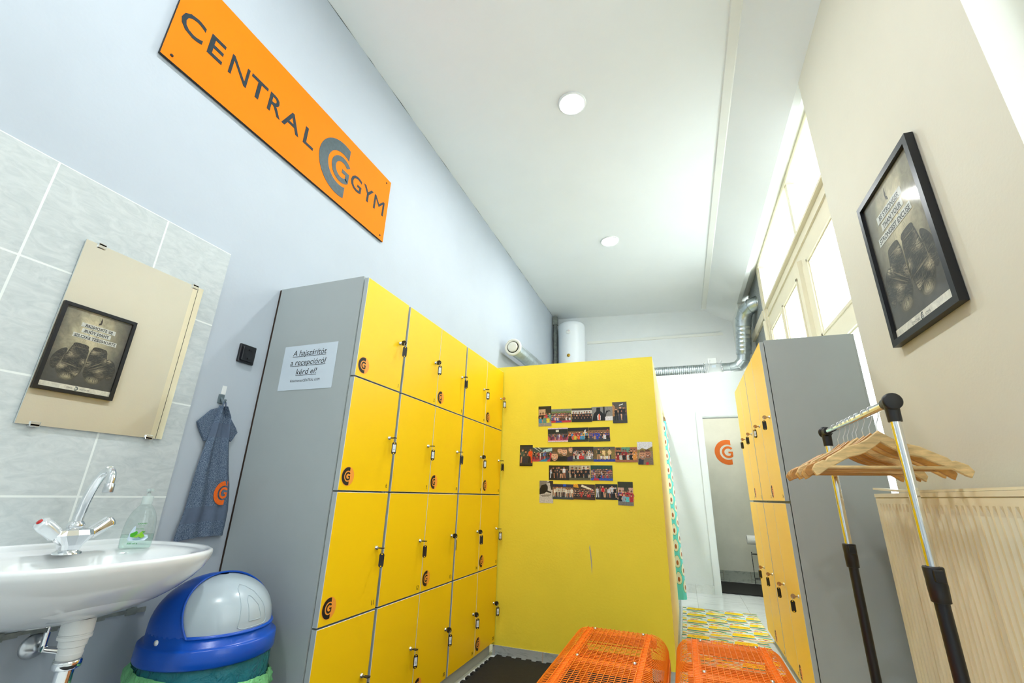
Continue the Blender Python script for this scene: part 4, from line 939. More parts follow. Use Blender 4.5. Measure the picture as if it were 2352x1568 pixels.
# ================================================================ POSTER
def poster():
    y0, y1, z0, z1 = 1.762, 2.282, 1.648, 2.352; t = thing('framed_poster', 'black framed boxing glove poster on the cream wall', 'poster', (XR, 2.022, 2.0)); o = (XR, 2.022, 2.0)
    F = FR(XR); f = MB(); fw = .027
    U0, U1 = -y1, -y0
    def bar4(ua, ub, va, vb): f.prism([(ua, va), (ub, va), (ub, vb), (ua, vb)], F, .002, .030)
    bar4(U0, U1, z0, z0+fw); bar4(U0, U1, z1-fw, z1); bar4(U0, U0+fw, z0+fw, z1-fw); bar4(U1-fw, U1, z0+fw, z1-fw)
    shift(f, o).build('frame', BLACK_SAT, t)
    a0, a1, b0, b1 = U0+fw, U1-fw, z0+fw, z1-fw; W, H = a1-a0, b1-b0
    p = MB(); Fp = lambda u, v, h=0: F(a0+u*W, b0+v*H, .014+h)
    rnd = random.Random(3); NX, NY = 60, 84
    import math as M
    for i in range(NX):
        for j in range(NY):
            u, v = (i+.5)/NX, (j+.5)/NY
            d = M.hypot((u-.55)*1.1, (v-.72)*.9); b = max(.12, 1-d*1.25)*(1 if v > .42 else max(.30, .3+.7*(v/.42)**1.4)); b *= 1+.05*M.sin(u*17+v*11)+.05*M.sin(u*31-v*23)+rnd.uniform(-.015, .015)
            c = (.80*b*b+.055, .72*b*b+.052, .47*b*b+.045)
            p.poly([(i/NX, j/NY), ((i+1)/NX, j/NY), ((i+1)/NX, (j+1)/NY), (i/NX, (j+1)/NY)], Fp, 0, c, 0)
    def q(pts, c, h): p.poly(pts, Fp, 0, c, h)
    def stroke(a, b, w, c, h):
        dx, dy = b[0]-a[0], b[1]-a[1]; L = M.hypot(dx, dy) or 1; nx, ny = -dy/L*w, dx/L*w
        mx, my = (a[0]+b[0])/2, (a[1]+b[1])/2
        q([a, (mx+nx, my+ny), b, (mx-nx, my-ny)], c, h)
    # strings and nail
    for a, b in (((.47,.97),(.46,.86)), ((.46,.9),(.50,.86))): stroke(a, b, .014, (.03,.02,.015), .0002)
    for xa, xb in ((.49,.40), (.50,.44), (.52,.62), (.51,.65)): stroke((xa, .88), (xb, .56), .003, (.05,.04,.02), .0002)
    # gloves: dark leather shapes
    L1 = [(.23,.56),(.33,.565),(.44,.57),(.47,.54),(.485,.44),(.50,.33),(.49,.23),(.44,.17),(.34,.14),(.24,.15),(.17,.20),(.14,.28),(.17,.40),(.22,.48)]
    TH1 = [(.22,.46),(.14,.47),(.06,.42),(.025,.33),(.03,.26),(.07,.20),(.13,.20),(.18,.26),(.19,.36)]
    L2 = [(.50,.55),(.62,.575),(.74,.555),(.76,.50),(.79,.42),(.86,.33),(.87,.24),(.82,.17),(.72,.13),(.60,.14),(.53,.19),(.505,.28),(.495,.40)]
    TH2 = [(.78,.50),(.86,.48),(.94,.40),(.965,.31),(.93,.23),(.87,.21),(.84,.28),(.80,.38)]
    def chaikin(P, it=3):
        for _ in range(it):
            o2 = []
            for k in range(len(P)):
                a, b = P[k], P[(k+1) % len(P)]; o2 += [(a[0]*.75+b[0]*.25, a[1]*.75+b[1]*.25), (a[0]*.25+b[0]*.75, a[1]*.25+b[1]*.75)]
            P = o2
        return P
    L1, L2, TH1, TH2 = map(chaikin, (L1, L2, TH1, TH2))
    leather = (.045,.036,.022)
    q(TH1, (.035,.028,.018), .0003); q(TH2, (.035,.028,.018), .0003); q(L1, leather, .0005); q(L2, leather, .0005)
    def inside(pt, poly):
        x, y = pt; c = False
        for k in range(len(poly)):
            xa, ya = poly[k]; xb, yb = poly[k-1]
            if (ya > y) != (yb > y) and x < (xb-xa)*(y-ya)/(yb-ya)+xa: c = not c
        return c
    for shp, n, lo in ((L1, 150, .0007), (L2, 150, .0007), (TH1, 45, .0006), (TH2, 45, .0006)):
        xs = [a[0] for a in shp]; ys = [a[1] for a in shp]
        for k in range(n*14):
            c = (rnd.uniform(min(xs), max(xs)), rnd.uniform(min(ys), max(ys)))
            if not inside(c, shp): continue
            fld = M.sin(c[0]*23+c[1]*9)+M.sin(c[0]*11-c[1]*31+1.3)+.7*M.sin(c[1]*52+c[0]*17)
            ang = (-.30 if c[0] < .5 else .30)+.35*M.sin(c[0]*14+c[1]*19)+rnd.gauss(0, .12); ln = rnd.uniform(.02, .075); e = (c[0]+ln*M.cos(ang), c[1]+ln*M.sin(ang)*.7)
            if not inside(e, shp): continue
            br = max(.004, .09*max(0, fld)**1.6+.05+rnd.gauss(0, .05)) if fld > .1 else rnd.choice([.004, .006, .012, .02, .11])
            stroke(c, e, rnd.uniform(.0012, .0036), (br, br*.86, br*.58), lo+k*2e-8)
    # lit toes
    for cx, cy in ((.32, .165), (.69, .155)):
        for r, b in ((.12, .08), (.095, .16), (.065, .28), (.035, .40)):
            q([(cx+r*M.cos(2*M.pi*i/24), cy+.0+r*.42*M.sin(2*M.pi*i/24)) for i in range(24)], (b, b*.88, b*.58), .0010-r*.002)
    for k in range(26):
        cx = rnd.choice((.32, .69))+rnd.uniform(-.1, .1); stroke((cx, .13+rnd.uniform(-.01, .03)), (cx+rnd.uniform(-.03, .03), .20+rnd.uniform(-.01, .02)), .003, (.02, .018, .01), .0012)
    for (xa, ya), (xb, yb) in (((.485,.56),(.49,.2)), ((.17,.40),(.45,.27)), ((.20,.44),(.45,.30)), ((.53,.28),(.86,.32)), ((.80,.44),(.84,.20))): stroke((xa, ya), (xb, yb), .006, (.20,.17,.11), .0013)
    # cuffs
    for x0_, x1_ in ((.245,.455), (.52,.735)):
        q(chaikin([(x0_,.525),(x1_,.53),(x1_+.008,.565),(x1_-.03,.585),(x0_+.03,.58),(x0_-.008,.56)]), (.030,.024,.016), .0014)
        for k in range(9): xx = x0_+.02+(x1_-x0_-.04)*k/8; stroke((xx,.53),(xx+rnd.uniform(-.008,.008),.575), .0022, (.16,.13,.08), .0015)
        stroke((x0_,.528),(x1_,.532), .004, (.20,.17,.11), .0015)
    # paper strips with the slogan
    for (s, v, cu, w, tw) in (('BE STRONGER', .795, .47, .52, .42), ('THAN YOUR', .725, .48, .44, .38), ('STRONGEST EXCUSE', .650, .47, .66, .62)):
        q([(cu-w/2, v-.010), (cu+w/2, v-.004), (cu+w/2-.004, v+.050), (cu-w/2+.003, v+.046)], (.66,.68,.66), .0016)
        text(p, s, Fp, cu, v-.0, .038, tw, 'c', 0, (.025,.028,.03), bold=.028, lift=.0018)
    q([(0,0),(1,0),(1,.062),(0,.062)], (.80,.79,.72), .0016)
    text(p, 'CENTRAL', Fp, .455, .022, .018, .145, 'r', 0, (.05,.05,.055), lift=.0018); text(p, 'GYM', Fp, .55, .022, .018, .075, 'l', 0, (.05,.05,.055), lift=.0018)
    for g in LOGO: q([(.503+a*.026*H/W*.95, .031+b*.026) for a, b in g], (.04,.07,.08), .0018)
    shift(p, o).build('poster_print', POSTER_M, t, label='slogan and boxing gloves print')
    g = MB(); g.poly([(a0, b0), (a1, b0), (a1, b1), (a0, b1)], F, h=.020); shift(g, o).build('glazing', POSTER_GLASS, t)
poster()

# ================================================================ SWING BIN
def bin_():
    cx, cy = -1.475, 1.225; r = .183; zr = .505
    t = thing('waste_bin', 'blue plastic bin with a domed lid and pale grey flap under the basin edge', 'bin', (cx, cy, 0))
    m = MB(); m.lathe([(.0001, .002), (.140, .002), (.145, .006), (.150, .10), (.168, zr-.02), (.165, zr-.02), (.146, .10), (.14, .012), (.0001, .012)], n=48); m.build('bin_body', BLUE_BIN, t)
    # collar of the lid
    m = MB(); m.lathe([(.176, zr-.004), (.190, zr-.004), (.192, zr), (.190, zr+.040), (.186, zr+.044), (.174, zr+.046), (.173, zr+.075), (.165, zr+.075), (.165, zr)], n=56); m.build('lid_collar', BLUE_BIN, t)
    d = Vector((1.0, .02, 0)).normalized(); e = Vector((-d.y, d.x, 0))   # flap direction, sideways
    zb = zr+.070; Rr = .173; H = .150
    def ring(t, th, s=1.0):
        rho = Rr*s*max(0, 1-t**2.3)**.5
        return d*(rho*math.cos(th))+e*(rho*math.sin(th))+Vector((0, 0, zb+H*s*t))
    def lim(t):
        rho = max(1e-5, max(0, 1-t**2.3)**.5); q = (.49-.475*t)/rho
        return 0 if q >= 1 else (math.pi if q <= -1 else math.acos(q))
    T = [0, .03, .07, .12, .18, .25, .33, .42, .51, .60, .68, .76, .83, .89, .935, .965, .985, .996, 1.0]
    # top of the opening: where the lim angle closes
    hood = MB(); NB = 44
    hood.grid([[ring(t, lim(t)+(2*math.pi-2*lim(t))*j/NB) for j in range(NB+1)] for t in T], 0, True)
    tt = [t for t in T if 0 < lim(t) < math.pi]
    if not tt: tt = T
    fine = [tt[0]+(tt[-1]-tt[0])*i/50 for i in range(51)]
    edge = [ring(t, lim(t), 1.003) for t in fine]+[ring(t, -lim(t), 1.003) for t in fine[::-1]]
    hood.tube(edge, .0032, 8)
    hood.tube([ring(0, lim(0)*(-1+2*j/30), 1.0) for j in range(31)], .0032, 8)
    hood.build('lid_hood', BLUE_BIN, t)
    fl = MB(); NF = 36
    fl.grid([[ring(t, (lim(t)+(.10 if lim(t) else 0))*(-1+2*j/NF), .972) for j in range(NF+1)] for t in fine], 0, True)
    f = fl.build('flap', FLAP, t)
    def dense(P):
        o = []
        for i in range(len(P)):
            a, b = P[i], P[(i+1) % len(P)]
            for k in range(4): o.append((a[0]+(b[0]-a[0])*k/4, a[1]+(b[1]-a[1])*k/4))
        return o
    q = MB(); q.tube([ring(a, b, .975) for a, b in dense([(.06, -.22), (.06, .28), (.12, .34), (.45, .28), (.70, .14), (.82, -.04), (.84, -.16), (.78, -.26), (.45, -.26), (.10, -.30)])], .0012, 6, closed=True)
    q.tube([ring(a, b, .975) for a, b in dense([(.18, -.10), (.18, .18), (.45, .13), (.62, .0), (.64, -.06), (.58, -.11)])], .0010, 6, closed=True); q.build('flap_ridge', FLAP, f)
    s = MB(); p = e*(-Rr*.99)+d*(-.055*0)+Vector((0, 0, zb+.0)); s.lathe([(.008, 0), (.007, .004), (.0001, .006)], e*(-.172)+d*(-.05)*0+Vector((0, 0, zb-.012)), -e, 16); s.build('hinge_pin', WHITE_PL, t)
    # liner
    t2 = thing('bin_liner', 'translucent green and teal liner hanging out over the blue bin', 'bin liner', (cx, cy, 0))
    rnd = random.Random(5); n = 96
    def ring(z, rr, j, ph): return [((rr+j*math.sin(i*.9+ph)*.5+j*math.sin(i*2.3+ph*2)*.5)*math.cos(2*math.pi*i/n), (rr+j*math.sin(i*.9+ph)*.5+j*math.sin(i*2.3+ph*2)*.5)*math.sin(2*math.pi*i/n), z+j*.8*math.sin(2*math.pi*i/n*5+ph)) for i in range(n)]
    def tl(rg, k): return [(p[0], p[1], p[2]+k*(-p[0]*.75-p[1]*.66)) for p in rg]
    m = MB(); m.grid([ring(zr-.004, .178, .001, 0), ring(zr-.022, .184, .003, .5), tl(ring(zr-.050, .184, .004, 1.0), .12), tl(ring(zr-.075, .180, .005, 1.5), .12)], 0, True, closed=True); m.build('liner_band', BAG_TEAL, t2)
    m = MB(); m.grid([tl(ring(zr-.040, .188, .004, 1.2), .16), tl(ring(zr-.056, .198, .008, 1.9), .16), tl(ring(zr-.076, .200, .010, 2.5), .16), tl(ring(zr-.104, .187, .010, 3.5), .16)], 0, True, closed=True)
    m.build('liner_hem', BAG_GREEN, t2, label='green folded hem')
bin_()

# ================================================================ WIRE BENCHES
def bench(cx, y0, y1, label, zf=0):
    t = thing('wire_bench', label, 'bench', (cx, (y0+y1)/2, 0), group='orange wire benches'); zt = .43; hw = .206; cr = .066; L = (y1-y0)/2
    def cs(s):   # cross-section path, s in -1..1
        pts = [(-hw, .335), (-hw, zt-cr)]
        for i in range(1, 8): a = math.pi-math.pi/2*i/8; pts.append((-hw+cr+cr*math.cos(a), zt-cr+cr*math.sin(a)))
        pts.append((-hw+cr, zt)); pts.append((hw-cr, zt))
        for i in range(1, 8): a = math.pi/2-math.pi/2*i/8; pts.append((hw-cr+cr*math.cos(a), zt-cr+cr*math.sin(a)))
        pts += [(hw, zt-cr), (hw, .335)]; return pts
    m = MB(); P = cs(0); n = int((y1-y0-.05)/.0165); r = .00135
    for i in range(n+1):
        y = -L+.03+(2*L-.06)*i/n; m.tube([(x, y, z) for x, z in P], r, 5)
    er = .03
    def endpath(x):
        out = []
        for s in (-1, 1):
            seg = [(x, s*L, .36), (x, s*L, zt-er)]
            for i in range(1, 5): a = math.pi/2*i/5; seg.append((x, s*(L-er+er*math.cos(a)), zt-er+er*math.sin(a)))
            seg.append((x, s*(L-er), zt+.004)); out.append(seg)
        return out[0]+out[1][::-1]
    for i in range(15):
        x = -hw+cr+(2*(hw-cr))*i/14; m.tube(endpath(x), r, 5)
    for z in (.415, .402, .389, .376, .362):
        for s in (-1, 1):
            m.tube([(-hw+.02, s*(L-.03), z-.01), (-hw+.06, s*L, z), (hw-.06, s*L, z), (hw-.02, s*(L-.03), z-.01)], r, 5)
    m.build('wire_seat', ORANGE_W, t)
    m = MB()
    for s in (-1, 1):
        m.box(s*hw-.004, -L+.02, .300, s*hw+.004, L-.02, .345)
    for s in (-1, 1): m.box(-hw, s*(L-.03)-.003, .305, hw, s*(L-.03)+.003, .340)
    m.build('side_rail', ORANGE_W, t)
    m = MB()
    for s in (-1, 1): m.box(s*(hw-cr-.012)-.014, -L+.015, zt-.0085, s*(hw-cr-.012)+.014, L-.015, zt-.0035)
    m.build('support_strip', ORANGE_W, t)
    ys = [L-.045, L-.43, -L+.43, -L+.045]
    for y in ys:
        m = MB(); m.rbox(-hw+cr-.02, y-.022, zt-.042, hw-cr+.02, y+.018, zt-.009, .003); m.build('crossbar', ORANGE_W, t)
        for s in (-1, 1):
            b = MB(); b.lathe([(.0075, 0), (.0070, .004), (.0001, .0055)], (s*(hw-cr-.035), y, zt+.001), n=12); b.build('bolt', STEEL, t)
    for sy in (L-.20, -L+.20):
        for sx in (-1, 1):
            m = MB(); m.rbox(sx*.13-.016, sy-.016, zf+.012, sx*.13+.016, sy+.016, zt-.01, .003); m.box(sx*.13-.022, sy-.022, zf, sx*.13+.022, sy+.022, zf+.012); m.build('leg', ORANGE_W, t)
    for sx in (-1, 1):
        m = MB(); m.rbox(sx*.13-.012, -L+.20, .10, sx*.13+.012, L-.20, .125, .003); m.build('stretcher', ORANGE_W, t)
bench(-.322, 1.16, 2.362, 'orange wire mesh bench nearer the left lockers, over black matting', .0125)
bench(.122, 1.16, 2.385, 'orange wire mesh bench nearer the right lockers, over the patterned rug', .0075)

# ================================================================ FLOOR MATS AND RUGS
def jag(pts, h, name, m_, label, cat):
    m = MB(); m.prism(pts, FZ(0), .0005, h); return tag(m.build(name, m_), label, cat)
pts = [(-1.235, -.4), (-.155, -.4)]
def teeth(a, b, n, nx, ny, d=.022):
    out = []
    for i in range(n):
        for k, off in ((0, 0), (.5, 0), (.5, 1), (1, 1)):
            u = (i+k)/n; out.append((a[0]+(b[0]-a[0])*u+nx*d*off, a[1]+(b[1]-a[1])*u+ny*d*off))
    return out
pts = teeth((-1.225, -.4), (-.15, -.4), 16, 0, -1)+teeth((-.15, -.4), (-.15, 3.12), 52, -1, 0)+teeth((-.15, 3.12), (-1.225, 3.12), 16, 0, 1)+teeth((-1.225, 3.12), (-1.225, -.4), 52, -1, 0)
jag(pts, .012, 'rubber_mat', RUBBER, 'black interlocking rubber mat beside the left lockers', 'mat')
pts = [(.33, 6.14), (1.0, 6.14)]; pts = [(.315+i*.02, 6.150+.006*math.sin(i*1.4)) for i in range(38)]+[(1.075-i*.02, 6.93+.006*math.sin(i*1.4)) for i in range(38)]
jag(pts, .012, 'toilet_mat', RUBBER, 'black rubber mat on the toilet floor behind the doorway', 'mat')

def rug(x0, x1, y0, y1, label, seed):
    rnd = random.Random(seed); m = MB(); m.box(x0, y0, .0008, x1, y1, .006); m.c = [P3((232, 236, 232))]*len(m.c); F = FZ(.006)
    Y, G, LG, O, RO = P3((255, 214, 0)), P3((40, 140, 110)), P3((150, 205, 190)), P3((245, 130, 60)), P3((225, 90, 60))
    def clip(pts): return [(min(max(a, x0), x1), min(max(b, y0), y1)) for a, b in pts]
    def q(pts, c, h):
        pts = clip(pts); ar = sum(pts[i][0]*pts[i-1][1]-pts[i-1][0]*pts[i][1] for i in range(len(pts)))
        if abs(ar) > 1e-5: m.poly(pts, F, 0, c, h)
    def blob(u, v, w, h, n=14): return [(u+w/2*math.copysign(abs(math.cos(2*math.pi*i/n))**.5, math.cos(2*math.pi*i/n)), v+h/2*math.copysign(abs(math.sin(2*math.pi*i/n))**.7, math.sin(2*math.pi*i/n))) for i in range(n)]
    hh = .0003; pw, ph = .163, .245; offs = (0, .55, .15, .70)
    for i in range(-1, 5):
        for j in range(-1, int((y1-y0)/ph)+2):
            u = x0+.115+i*pw; v = y1-.045-j*ph-offs[i % 4]*ph; kind = (i+j) % 2
            q([(u-.080, v-.036), (u-.070, v+.030), (u-.05, v+.042), (u+.060, v+.042), (u+.082, v+.025), (u+.078, v-.030), (u+.055, v-.042), (u-.06, v-.042)], Y, hh)
            if i % 2:
                for k in range(16):
                    a = rnd.uniform(-.055, .02); b = rnd.uniform(-.025, .02); q([(u-a, v+b), (u-a+.022, v+b-.006), (u-a+.020, v+b+.006)], P3((255, 246, 200)), hh+.0002)
                q([(u-.015, v-.028), (u+.03, v-.036), (u+.066, v-.018), (u+.062, v+.012), (u+.02, v+.016), (u-.012, v-.004)], P3((255, 240, 160)), hh+.0001)
            else:
                for k in range(9):
                    a = rnd.uniform(-.06, .05); b = rnd.uniform(-.02, .024); q([(u+a, v+b), (u+a+.030, v+b-.008), (u+a+.022, v+b+.001)], P3((205, 120, 20)), hh+.0002)
            q([(u-.085, v-.048), (u+.080, v-.048), (u+.085, v-.072), (u-.078, v-.074)], G, hh)
            q([(u-.085, v-.080), (u+.090, v-.080), (u+.092, v-.090), (u-.085, v-.092)], O, hh)
            q([(u-.080, v-.100), (u+.0, v-.096), (u+.05, v-.108), (u+.010, v-.128), (u-.070, v-.122)], LG, hh)
            q([(u-.04, v-.104), (u+.05, v-.126), (u+.045, v-.142), (u-.02, v-.124)], G, hh+.0001)
            q([(u-.06, v-.146), (u+.03, v-.138), (u+.05, v-.156), (u-.05, v-.162)], Y, hh)
            q([(u+.035, v-.150), (u+.082, v-.142), (u+.080, v-.176), (u+.03, v-.170)], LG, hh+.0001)
            for k in range(7):
                a = u+rnd.uniform(-.07, .0); b = v-.180+rnd.uniform(-.012, .012); q([(a, b), (a+.016, b), (a+.018, b+.008), (a-.002, b+.010)], RO, hh+.0002)
    return tag(m.build('floor_rug', RUG_M), label, 'rug', 'patterned rugs on the floor')
rug(-.095, .545, 4.27, 5.20, 'yellow and green fruit patterned rug, the far one on bright tiles', 1)
rug(-.100, .500, 1.10, 4.235, 'yellow and green fruit patterned rug, the near one running under the right bench', 2)

# ================================================================ CLOTHES RACK
def rack():
    X, ya, yb, zb = .65, 1.722, 2.440, 1.310
    t = thing('clothes_rack', 'chrome and black clothes rack standing before the radiator', 'clothes rack', (X, (ya+yb)/2, 0)); o = (X, (ya+yb)/2, 0)
    m = MB(); m.cyl((X, ya, zb), (X, yb, zb), .0135, n=24); shift(m, o).build('hanging_rail', CHROME, t)
    for y, s in ((ya, -1), (yb, 1)):
        m = MB(); m.cyl((X, y, zb-.02), (X, y, .79), .0135, n=24); shift(m, o).build('post', CHROME, t, label='chrome upper post')
        m = MB(); m.cyl((X, y, .80), (X, y, .085), .0175, n=24); shift(m, o).build('lower_post', BLACK_SAT, t)
        m = MB(); m.lathe([(.016, .745), (.0225, .748), (.024, .79), (.0235, .80), (.0245, .835), (.0225, .838), (.016, .838)], (X, y, 0), n=24); m.rbox(X-.012, y-.032, .80, X+.012, y-.018, .832, .003)
        shift(m, o).build('height_collar', BLACK_PL, t)
        m = MB(); m.cyl((X, y, zb+.004), (X, y, zb-.062), .0200, .0185, n=24); m.cyl((X, y-s*.038, zb), (X, y+s*.014, zb), .0185, .0215, n=24)
        m.lathe([(.0001, .0195), (.0225, .0190), (.0262, .0165), (.0268, .012), (.0268, .004), (.022, 0)], (X, y+s*.004, zb), (0, s, 0), 28)
        shift(m, o).build('corner_joint', BLACK_PL, t)
        f = MB(); f.rbox(X-.20, y-.014, .060, X+.155, y+.014, .088, .004); shift(f, o).build('foot', BLACK_SAT, t)
        for sx in (-.19, .145):
            w = MB(); w.cyl((X+sx-.011, y, .024), (X+sx+.011, y, .024), .024, n=20); w.box(X+sx-.014, y-.006, .024, X+sx+.014, y+.006, .062); shift(w, o).build('castor', BLACK_PL, t)
    for sx in (-.05, .05):
        m = MB(); m.cyl((X+sx, ya, .074), (X+sx, yb, .074), .009, n=14); shift(m, o).build('base_bar', BLACK_SAT, t)
rack()
def hanger(y, yaw, tilt, label, wood, sc=1.0, bend=.03):
    X, zb = .65, 1.310; rr = .016
    t = thing('coat_hanger', label, 'hanger', (X, y, zb+.0135), (0, tilt, yaw), group='wooden hangers on the clothes rack')
    zn = -.082   # top of the wood at the neck
    h = MB(); pts = []
    for i in range(15):
        a = math.pi*1.08-math.pi*1.22*i/14; pts.append((rr*math.cos(a)*1.0, 0, -.0145+rr*math.sin(a)))
    pts += [(rr*.80, 0, -.034), (rr*.4, 0, -.050), (0, 0, -.062), (0, 0, zn-.01)]
    h.tube(pts, .0016, 7); h.build('hook', STEEL, t, label='steel hook')
    N = 24; m = MB()
    def top(u):   # u 0..1 from neck to tip
        return zn-.118*(u**1.0*.78+.22*(3*u*u-2*u**3))-.012*math.sin(math.pi*min(1, u*2.2))*(1 if u < .45 else 0)
    def thick(u): return .040-.006*u+(.010*max(0, (u-.8)/.2) if u > .8 else 0)
    th = .0065
    for s in (-1, 1):
        rows = []
        for i in range(N+1):
            u = i/N; x = s*u*.222*sc; zt = top(u); tk = thick(u); 
            if u > .93: k = math.sqrt(max(0, 1-((u-.93)/.07)**2)); tk2 = tk*max(.15, k); zt -= (tk-tk2)*.35; tk = tk2
            if abs(u-.80) < .025: zt -= .006; tk -= .006
            by = bend*u*u*.9
            rows.append([(x, by-th, zt-.003), (x, by-th*.6, zt), (x, by+th*.6, zt), (x, by+th, zt-.003), (x, by+th, zt-tk+.003), (x, by+th*.6, zt-tk), (x, by-th*.6, zt-tk), (x, by-th, zt-tk+.003)])
        m.grid(rows, 0, False, closed=True); m.add(rows[-1], [tuple(range(8))])
    m.build('wooden_shoulders', wood, t)
    b = MB(); u = .84; b.cyl((-u*.222*sc, bend*u*u*.9, top(u)-thick(u)*.6), (u*.222*sc, bend*u*u*.9, top(u)-thick(u)*.6), .0055, n=10); b.build('trouser_bar', wood, t)
hl = [(1.874, .05, .00, 'pale mottled wooden hanger, nearest on the rail', WOOD_L, 1.0, -.02),
      (1.936, -.12, .02, 'varnished wooden hanger, second from the near end of the rail', WOOD_B, .96, .03),
      (2.012, -.06, -.02, 'varnished wooden hanger, third from the near end of the rail', WOOD, .98, .03),
      (2.070, .14, .02, 'varnished wooden hanger, fourth from the near end of the rail', WOOD_L, .97, .03),
      (2.118, .08, -.01, 'varnished wooden hanger, fourth from the far end of the rail', WOOD, .97, .03),
      (2.172, -.05, .01, 'varnished wooden hanger, third from the far end of the rail', WOOD_B, .97, .03),
      (2.222, .02, .01, 'varnished wooden hanger, second from the far end of the rail', WOOD, .97, .03),
      (2.300, .06, -.01, 'varnished wooden hanger, farthest on the rail', WOOD_B, .97, .03)]
for a in hl: hanger(*a)

# ================================================================ RADIATOR
def radiator():
    y0, y1, z0, z1, xf = 1.28, 2.645, .18, 1.035, .848
    t = thing('radiator', 'cream ribbed panel radiator below the poster wall', 'radiator', (.90, (y0+y1)/2, .6)); o = (.90, (y0+y1)/2, .6)
    m = MB(); n = int((y1-y0-.06)/.0333); cols = []
    zs = [(z0, 0), (z0+.03, 0), (z0+.06, 1), (z1-.06, 1), (z1-.030, 0), (z1-.008, 0), (z1, -.6)]
    ys = []
    for i in range(n):
        a = y1-.03-i*.0333; ys += [(a, 0), (a-.007, 1), (a-.016, 1), (a-.023, 0)]
    ys = [(y1, 0)]+ys+[(y0, 0)]
    rows = [[(xf+(.009*g*max(k, 0) if k > 0 else 0)+(.008 if k < 0 else 0), y, z) for y, g in ys] for z, k in zs]
    m.grid(rows, 0, False)
    m.box(xf+.0095, y0, z0, xf+.018, y1, z1-.004)
    m.box(xf+.060, y0, z0, xf+.068, y1, z1-.004)
    for k in range(26): yy = y0+.03+k*(y1-y0-.06)/25; m.box(xf+.018, yy-.001, z0+.03, xf+.060, yy+.001, z1-.03)
    shift(m, o).build('panel', RAD, t)
    m = MB(); m.box(xf-.002, y0, z1-.004, xf+.004, y1, z1+.012)
    for k in range(40):
        yy = y0+k*(y1-y0)/40; m.box(xf+.004, yy, z1+.002, xf+.068, yy+.010, z1+.008)
    m.box(xf+.064, y0, z1-.004, xf+.070, y1, z1+.012)
    shift(m, o).build('top_grille', RAD, t)
    m = MB(); m.box(xf+.006, y1-.001, z0+.01, xf+.068, y1+.004, z1-.012); shift(m, o).build('end_cover', RAD, t)
    for yy in (1.6, 2.4):
        m = MB(); m.box(xf+.069, yy-.02, .30, XR-.0005, yy+.02, .95); shift(m, o).build('wall_bracket', RAD, t)
    # loose cover strip lying on the top
    m = MB(); rows = []
    for i in range(24):
        y = y1+.012-i*(y1-1.3)/23; lift = .018*max(0, 1-i/7)**1.3
        rows.append([(xf+.002, y, z1+.013+lift), (xf+.050, y, z1+.013+lift), (xf+.050, y, z1+.021+lift), (xf+.002, y, z1+.021+lift)])
    m.grid(rows, 0, False, closed=True); m.add(rows[0], [(0, 1, 2, 3)]); m.add(rows[-1], [(3, 2, 1, 0)])
    tag(m.build('cover_strip', RAD), 'loose cream cover strip lying along the top of the radiator', 'strip')
radiator()

# ================================================================ WATER HEATER
hx, hy, hr = -1.447, 6.55, .212
t = thing('water_heater', 'white cylindrical water heater behind the yellow cubicle', 'water heater', (hx, hy, 2.488))
m = MB(); m.lathe([(.0001, 0), (.175, .0), (.207, .02), (hr, .05), (hr, 1.04), (hr+.002, 1.045), (hr+.002, 1.09), (.195, 1.115), (.17, 1.13), (.0001, 1.14)], n=56); m.build('tank', ENAMEL, t)
m = MB(); a = R_(-90-2); c = Vector((hr*math.cos(a), hr*math.sin(a), .93)); ax = Vector((math.cos(a), math.sin(a), 0))
m.lathe([(.035, -.004), (.035, .006), (.031, .007), (.0001, .007)], c, ax, 28); m.build('dial', WHITE_PL, t)
m = MB(); Fd = lambda u, v, h=0: (c.x+u, c.y-.0085-h, c.z+v); m.poly([(-.004, -.002), (.018, .012), (.016, .016)], Fd, 0); m.poly([(-.020, .014), (-.008, .020), (-.010, .024), (-.022, .018)], Fd, 1); m.poly([(.006, .024), (.018, .016), (.021, .019), (.008, .028)], Fd, 0)
m.build('dial_pointer', [mat('red print', (.6, .03, .02), .5), mat('dark blue print', (.03, .06, .15), .5)], t)
m = MB(); c = Vector((hr*math.cos(a), hr*math.sin(a), .545)); m.lathe([(.026, -.004), (.026, .003), (.0001, .004)], c, ax, 24); m.build('badge', mat('gold badge', (.50, .30, .03), .35, .4), t)
m = MB(); m.box(-.02, .19, .2, .02, .262, .26); m.box(-.02, .19, .8, .02, .262, .86); m.build('wall_bracket', STEEL, t)
m = MB(); m.tube([(-.08, 0, 0), (-.08, 0, -.3), (-.08, 0, -.45)], .011, 10); m.tube([(.08, 0, 0), (.08, 0, -.3), (.08, 0, -.45)], .011, 10); m.build('water_pipe', STEEL, t)
# rough vertical pipe casing in the corner beside the heater
m = MB(); rows = []
rr_ = random.Random(2)
for i in range(30):
    z = 2.0+i*.0575; w = .030+.012*rr_.random(); rows.append([(XL+.045+w*math.cos(q), 6.62+w*math.sin(q), z) for q in [2*math.pi*k/10 for k in range(10)]])
m.grid(rows, 0, True, closed=True); m.box(XL+.01, 6.58, 3.66, XL+.085, 6.66, 3.80)
tag(m.build('lagged_pipe', mat('grey lagging', (.30, .33, .31), .9, noise=(25, .4))), 'rough grey lagged pipe in the corner beside the water heater', 'pipe')

